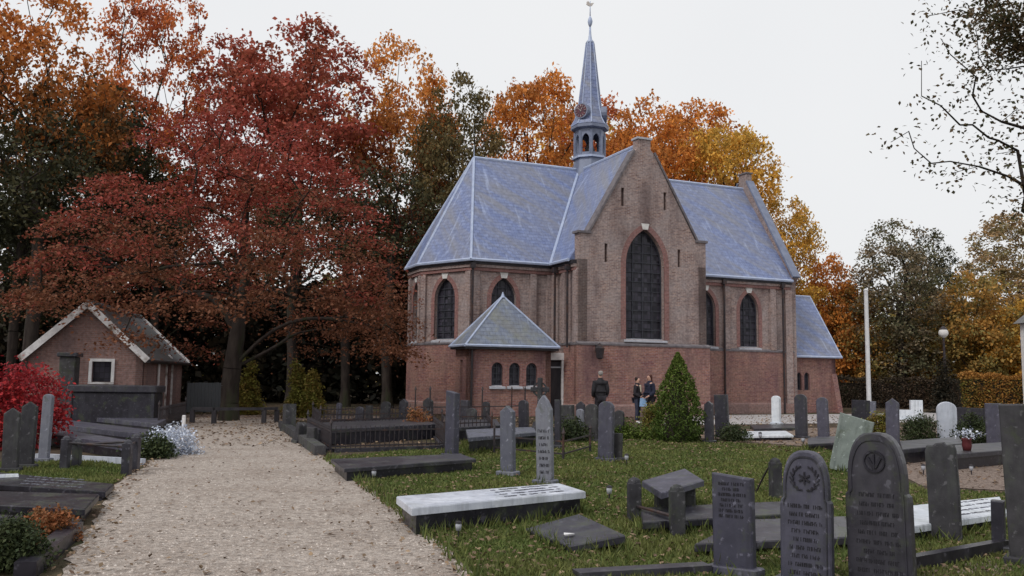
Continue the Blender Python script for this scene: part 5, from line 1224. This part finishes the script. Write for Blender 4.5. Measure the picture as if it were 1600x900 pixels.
# ---- grass, leaves and pebbles
def inside(poly, x, y):
    c_ = np.zeros(len(x), bool); n = len(poly)
    for i in range(n):
        x0, y0 = poly[i][0], poly[i][1]; x1, y1 = poly[i-1][0], poly[i-1][1]
        k = ((y0 > y) != (y1 > y)); c_ ^= k & (x < (x1-x0)*(y-y0)/((y1-y0) if y1 != y0 else 1e-9)+x0)
    return c_
def scatter(poly, n, rng, ymax, pw=1.0, ymin=4.):
    X = []; tot = 0
    while tot < n:
        y = ymin+(ymax-ymin)*rng.random(n)**pw; x = rng.uniform(-.72, .72, n)*y; k = inside(poly, x, y)
        X.append(np.stack([x[k], y[k]], 1)); tot += int(k.sum())
    return np.concatenate(X)[:n]
def grass(name, label, poly, n, ymax, seed, hb=.042, pw=1.5):
    rng = np.random.default_rng(seed); p = scatter(poly, n, rng, ymax, pw); d = p[:, 1]
    tuft = .5+.5*np.sin(p[:, 0]*2.1+np.sin(p[:, 1]*1.7)*2)*np.sin(p[:, 1]*2.6+1)
    h = hb*(.5+rng.random(n))*(.6+.6*tuft); w = .004+.0009*d; a = rng.uniform(0, 2*math.pi, n); ln = rng.normal(size=(n, 2))*.45*h[:, None]
    v = np.zeros((n, 3, 3)); v[:, 0, :2] = p-np.stack([np.cos(a), np.sin(a)], 1)*w[:, None]; v[:, 1, :2] = p+np.stack([np.cos(a), np.sin(a)], 1)*w[:, None]; v[:, 2, :2] = p+ln; v[:, 2, 2] = h
    me = bpy.data.meshes.new(name); me.vertices.add(n*3); me.vertices.foreach_set('co', v.ravel()); me.loops.add(n*3); me.loops.foreach_set('vertex_index', np.arange(n*3, dtype=np.int32))
    me.polygons.add(n); me.polygons.foreach_set('loop_start', np.arange(0, n*3, 3, dtype=np.int32)); me.update(calc_edges=True)
    q = me.attributes.new('lr', 'FLOAT', 'FACE'); q.data.foreach_set('value', rng.random(n).astype(np.float32)); q = me.attributes.new('cr', 'FLOAT', 'FACE'); q.data.foreach_set('value', np.clip(tuft+rng.normal(size=n)*.3, 0, 1).astype(np.float32))
    me.materials.append(L['grassblade']); o = bpy.data.objects.new(name, me); COL.objects.link(o); tag(o, label, 'grass', kind='stuff')
grass('lawn_grass', 'short damp grass of the lawn between the graves', [tuple(x) for x in [e1]+GR1+[e2]], 150000, 24, 7)
grass('strip_grass', 'short grass round the posts left of the path', [tuple(x) for x in GR2], 12000, 17, 8)
def tufts():
    rng = np.random.default_rng(77); pts = []
    for x0, y0, x1, y1 in EDGES:
        L_ = math.hypot(x1-x0, y1-y0); k = int(L_*150); t = rng.random(k); side = rng.normal(size=(k, 2))*.035
        pts.append(np.stack([x0+(x1-x0)*t, y0+(y1-y0)*t], 1)+side)
    for q in (pl[:-30], pr[30:]):
        for a, b in zip(q[:-1], q[1:]):
            k = 26; t = rng.random(k); pts.append(np.stack([a.x+(b.x-a.x)*t, a.y+(b.y-a.y)*t], 1)+rng.normal(size=(k, 2))*.09)
    p = np.concatenate(pts); poly = [tuple(x) for x in [e1]+GR1+[e2]]; p = p[inside(poly, p[:, 0]+.12, p[:, 1]+.05)]; n = len(p)
    h = .05+.13*rng.random(n)**2; w = .004+.0008*p[:, 1]; a = rng.uniform(0, 6.28, n); v = np.zeros((n, 3, 3)); dd_ = np.stack([np.cos(a), np.sin(a)], 1)*w[:, None]
    v[:, 0, :2] = p-dd_; v[:, 1, :2] = p+dd_; v[:, 2, :2] = p+rng.normal(size=(n, 2))*.4*h[:, None]; v[:, 2, 2] = h
    me = bpy.data.meshes.new('grass_tufts'); me.vertices.add(n*3); me.vertices.foreach_set('co', v.ravel()); me.loops.add(n*3); me.loops.foreach_set('vertex_index', np.arange(n*3, dtype=np.int32)); me.polygons.add(n); me.polygons.foreach_set('loop_start', np.arange(0, n*3, 3, dtype=np.int32)); me.update(calc_edges=True)
    for nm in ('lr', 'cr'): q = me.attributes.new(nm, 'FLOAT', 'FACE'); q.data.foreach_set('value', rng.random(n).astype(np.float32))
    me.materials.append(L['grassblade']); o = bpy.data.objects.new('grass_tufts', me); COL.objects.link(o); tag(o, 'longer grass tufts left standing round the graves', 'grass', kind='stuff')
tufts()
def litter(name, label, poly, n, ymax, seed, size, leaf='litter', pw=1.4):
    rng = np.random.default_rng(seed); p = scatter(poly, n, rng, ymax, pw); z = .012+rng.random(n)*.02
    lf = leaves_mesh(name, np.column_stack([p, z]), size, 2.5, None, rng, L[leaf]); o = bpy.data.objects.new(name, lf); COL.objects.link(o); tag(o, label, 'leaves', kind='stuff')
litter('fallen_leaves', 'brown fallen leaves scattered over the gravel path', [tuple(x) for x in PATH], 1300, 32, 9, .05)
litter('fallen_leaves', 'brown fallen leaves scattered in the lawn', [tuple(x) for x in [e1]+GR1+[e2]], 7500, 24, 10, .06)
under_m = [G(u, v).to_2d() for u, v in ((60,700),(280,652),(500,652),(640,668),(640,720),(500,712))]
litter('fallen_leaves', 'brown leaves strewn on the gravel between the right-hand graves', [tuple(G(u, v).to_2d()) for u, v in ((1096,685),(1096,672),(1330,668),(1700,664),(1760,776),(1442,760),(1332,703))], 2500, 34, 15, .07)
litter('fallen_leaves', 'fallen leaves carpeting the bare ground among the graves', [(-14,20),(12,20),(16,42),(-20,42)], 9000, 42, 11, .10, 'litter', .8)
def drift():
    rng = np.random.default_rng(14); pts = []
    for q in (pl, pr):
        for a, b in zip(q[:-1], q[1:]):
            k = rng.integers(2, 16); t = rng.random(k); pts.append(np.stack([a.x+(b.x-a.x)*t, a.y+(b.y-a.y)*t], 1)+rng.normal(size=(k, 2))*.14)
    p = np.concatenate(pts); n = len(p); lf = leaves_mesh('leaf_drift', np.column_stack([p, .01+rng.random(n)*.03]), .055, 2., None, rng, L['litter']); o = bpy.data.objects.new('leaf_drift', lf); COL.objects.link(o); tag(o, 'fallen leaves drifted along both edges of the gravel path', 'leaves', kind='stuff')
drift()
def pebbles():
    rng = np.random.default_rng(12); n = 9000; p = scatter([tuple(x) for x in PATH], n, rng, 20, 1.8); s = rng.uniform(.006, .014, n)
    oc = np.array([(1,0,0),(0,1,0),(-1,0,0),(0,-1,0),(0,0,.7)]); v = np.zeros((n, 5, 3)); sc_ = s[:, None, None]*rng.uniform(.7, 1.3, (n, 5, 3)); v = oc[None]*sc_; a = rng.uniform(0, 6.3, n); c_, s_ = np.cos(a)[:, None], np.sin(a)[:, None]
    x = v[:, :, 0]*c_-v[:, :, 1]*s_; y = v[:, :, 0]*s_+v[:, :, 1]*c_; v[:, :, 0] = x+p[:, 0:1]; v[:, :, 1] = y+p[:, 1:2]; v[:, :, 2] += .004
    f = np.array([(0,1,4),(1,2,4),(2,3,4),(3,0,4)]); idx = (np.arange(n)[:, None, None]*5+f[None]).astype(np.int32)
    me = bpy.data.meshes.new('pebbles'); me.vertices.add(n*5); me.vertices.foreach_set('co', v.ravel()); me.loops.add(n*12); me.loops.foreach_set('vertex_index', idx.ravel()); me.polygons.add(n*4); me.polygons.foreach_set('loop_start', np.arange(0, n*12, 3, dtype=np.int32)); me.update(calc_edges=True)
    q = me.attributes.new('lr', 'FLOAT', 'FACE'); q.data.foreach_set('value', np.repeat(rng.random(n), 4).astype(np.float32)); q = me.attributes.new('cr', 'FLOAT', 'FACE'); q.data.foreach_set('value', np.repeat(rng.random(n), 4).astype(np.float32))
    me.materials.append(leafmat('pebble', (.38,.33,.29), (.50,.445,.405), .0)); o = bpy.data.objects.new('pebbles', me); COL.objects.link(o); tag(o, 'loose pale pebbles on the gravel path', 'pebbles', kind='stuff')
pebbles()
# ================================================================== people
def skin_mesh(name, V, E, Rr, mat, parent, sub=1, root=0):
    me = bpy.data.meshes.new(name); me.from_pydata([tuple(v) for v in V], E, []); me.update(); me.materials.append(mat)
    o = bpy.data.objects.new(name, me); COL.objects.link(o); o.parent = parent
    o.modifiers.new('skin', 'SKIN'); o.modifiers.new('sub', 'SUBSURF').levels = sub; o.modifiers['sub'].render_levels = sub
    o.modifiers['skin'].use_smooth_shade = True
    sv_ = me.skin_vertices[0].data
    for i, r in enumerate(Rr): sv_[i].radius = (r, r) if not isinstance(r, tuple) else r; sv_[i].use_root = (i == root)
    return o
def cloth(name, a, b): return nmat(name, a, b, 9, .9, .2, 40)
SKIN = nmat('skin', (.42,.24,.18), (.50,.30,.23), 6, .6, .05, 30)
def person(base, rz, h, label, coat, trous, hair, shoe, coatlen=.50, longhair=False, arm_bend=.6, bag=None, scarf=None):
    k = h/1.75; e = empty('person', base, rz); tag(e, label, 'person'); V = []; E = []; Rr = []
    def add(p, r, par=None):
        V.append(Vector(p)*k); Rr.append((r[0]*k, r[1]*k) if isinstance(r, tuple) else r*k)
        if par is not None: E.append((par, len(V)-1))
        return len(V)-1
    # body: facing -y
    pel = add((0,0,.95), (.155,.11)); w_ = add((0,0,1.10), (.14,.10), pel); ch = add((0,-.01,1.30), (.165,.115), w_); sh = add((0,0,1.43), (.12,.085), ch); nk = add((0,-.005,1.51), .052, sh); 
    hd0 = add((0,-.02,1.58), (.066,.078), nk); hd1 = add((0,-.015,1.665), (.076,.092), hd0); hd2 = add((0,-.005,1.725), (.055,.066), hd1); nose = add((0,-.118,1.635), .013, hd1)
    hands = []
    for s in (-1, 1):
        hp = add((s*.09,0,.90), .085, pel); kn = add((s*.105,-.02,.50), .058, hp); an = add((s*.11,.01,.09), .040, kn); ft = add((s*.115,-.06,.035), .036, an); add((s*.12,-.16,.03), .030, ft)
        so_ = add((s*.185,0,1.40), .062, sh); el = add((s*.235,.03,1.13), .046, so_); b = arm_bend
        wr = add((s*(.235-.06*b), -.20*b-.02, 1.13-.24*(1-b*.55)), .030, el); dn = (V[wr]-V[el]).normalized(); pm = add(tuple((V[wr]/k+dn*.06)), (.018,.036), wr)
        base_p = V[pm]/k
        for f in range(4):
            q = base_p+dn*.045+Vector((0, (f-1.5)*.019, 0)); a = add(tuple(q), .0085, pm); L_ = (.030,.036,.033,.024)[f]; c2 = add(tuple(q+dn*L_), .008, a); add(tuple(q+dn*L_*1.6+Vector((-s*.014, 0, 0))), .007, c2)
        tq = base_p+Vector((-s*.012, -.036, 0)); a = add(tuple(tq), .010, pm); add(tuple(tq+dn*.03+Vector((-s*.006, -.012, 0))), .008, a)
        hands.append(wr)
    body = skin_mesh('body', V, E, Rr, SKIN, e, 2)
    # clothes
    def sub(idx, grow_, nm, mat, extra=()):
        mp = {j: i for i, j in enumerate(idx)}; vv = [V[j] for j in idx]; ee = [(mp[a], mp[b]) for a, b in E if a in mp and b in mp]; rr = [tuple(x+(grow_+(.03 if (nm == 'jacket' and j == 3) else 0))*k for x in (Rr[j] if isinstance(Rr[j], tuple) else (Rr[j], Rr[j]))) for j in idx]
        for p, r, j in extra: vv.append(Vector(p)*k); ee.append((mp[j], len(vv)-1)); rr.append((r[0]*k, r[1]*k))
        return skin_mesh(nm, vv, ee, rr, mat, body, 2)
    side = {}; i0 = 9; per = (len(V)-9)//2
    leg = lambda s: [i0+per*s, i0+per*s+1, i0+per*s+2]
    arm = lambda s: [i0+per*s+5, i0+per*s+6, i0+per*s+7]
    sub([0,1,2,3]+arm(0)+arm(1), .026, 'jacket', coat, [((0,.005,1.475), (.098,.085), 3), ((0,.0,coatlen+.28), (.165,.125), 0)])
    sub([0]+leg(0)+leg(1), .018, 'trousers', trous)
    for s in (0, 1):
        j = [i0+per*s+2, i0+per*s+3, i0+per*s+4]; vv = [V[q] for q in j]; vv[0] = V[j[0]]*1.0; skin_mesh('shoe', vv, [(0,1),(1,2)], [(.042*k,.042*k),(.048*k,.042*k),(.040*k,.034*k)], shoe, body, 1)
    hv = [Vector((0,.002,1.75))*k, Vector((0,.035,1.70))*k, Vector((0,.05,1.60))*k]; hr = [(.074*k,.082*k), (.094*k,.085*k), (.07*k,.05*k)]
    if longhair: hv += [Vector((0,.075,1.50))*k, Vector((0,.085,1.36))*k]; hr += [(.085*k,.045*k), (.07*k,.03*k)]
    skin_mesh('hair', hv, [(i, i+1) for i in range(len(hv)-1)], hr, hair, body, 2)
    m = MB()
    for s in (-1, 1): m.lathe([(.003, 0), (.010, .006), (.010, .012), (.003, .018)], s*.032, -.100, 6)
    ob = m.build('eyes', M['ink'], body); ob.location = (0, 0, 1.66*k-.01); ob.scale = (k, k, k)
    m = MB(); m.bbox(-.025, .025, -.102, -.092, 0, .010, .002); ob = m.build('mouth', nmat('lips', (.30,.10,.09), (.34,.12,.10), 5, .6, 0), body); ob.location = (0, 0, 1.593*k); ob.scale = (k, k, k)
    m = MB(); m.smooth = True; loft(m, [[(rx_*k*math.cos(t), ry_*k*math.sin(t)+.005, zz*k) for t in [2*math.pi*i/14 for i in range(14)]] for rx_, ry_, zz in ((.20,.135,1.33), (.205,.125,1.40), (.15,.11,1.455), (.085,.085,1.50), (.07,.075,1.545))]); m.build('collar', coat, body)
    if scarf: skin_mesh('scarf', [Vector((0,-.10,1.47))*k, Vector((.0,-.135,1.36))*k, Vector((.02,-.15,1.15))*k], [(0,1),(1,2)], [(.085*k,.045*k), (.07*k,.03*k), (.085*k,.03*k)], scarf, body, 1)
    return e
black = cloth('black_cloth', (.014,.012,.016), (.03,.027,.033)); navy = cloth('navy_cloth', (.012,.014,.03), (.025,.028,.05)); greyc = cloth('grey_leather', (.016,.015,.018), (.035,.033,.038)); denim = cloth('denim', (.022,.026,.045), (.045,.05,.08)); cream = cloth('cream_knit', (.5,.42,.32), (.62,.54,.42)); dhair = cloth('dark_hair', (.012,.009,.009), (.03,.022,.02)); ghair = cloth('grey_hair', (.22,.20,.19), (.34,.32,.31)); bhair = cloth('auburn_hair', (.05,.018,.014), (.08,.03,.022)); wshoe = cloth('white_shoe', (.6,.6,.6), (.7,.7,.7))
def stand(u, Y): p = at(u, 600, Y=Y); p.z = 0; return p
person(stand(938, 30), R(190), 1.85, 'grey-haired man in dark jacket seen from behind by the transept wall', greyc, black, ghair, black, .45, arm_bend=.35)
wA = person(stand(996, 32.6), R(62), 1.66, 'person in black coat and cream scarf facing the other woman', black, denim, dhair, wshoe, .50, arm_bend=.9, scarf=cream)
wB = person(stand(1015, 32.4), R(-62), 1.76, 'person in navy coat with long auburn hair half behind the conifer', navy, black, bhair, black, .46, True, arm_bend=.8)

o = stand(1005, 32.35); o.z = .62; e = empty('shoulder_bag', o, R(20)); tag(e, 'light blue bag held between the two standing women', 'bag')
m = MB(); m.prism([(-.13,-.05),(.13,-.05),(.13,.05),(-.13,.05)], 0, .30, [(-.11,-.03),(.11,-.03),(.11,.03),(-.11,.03)]); m.build('bag_body', cloth('blue_bag', (.22,.38,.62), (.32,.48,.70)), e)
m = MB(); m.tube((-.08,0,.29), (0,0,.48), .01); m.tube((.08,0,.29), (0,0,.48), .01); m.build('strap', black, e)
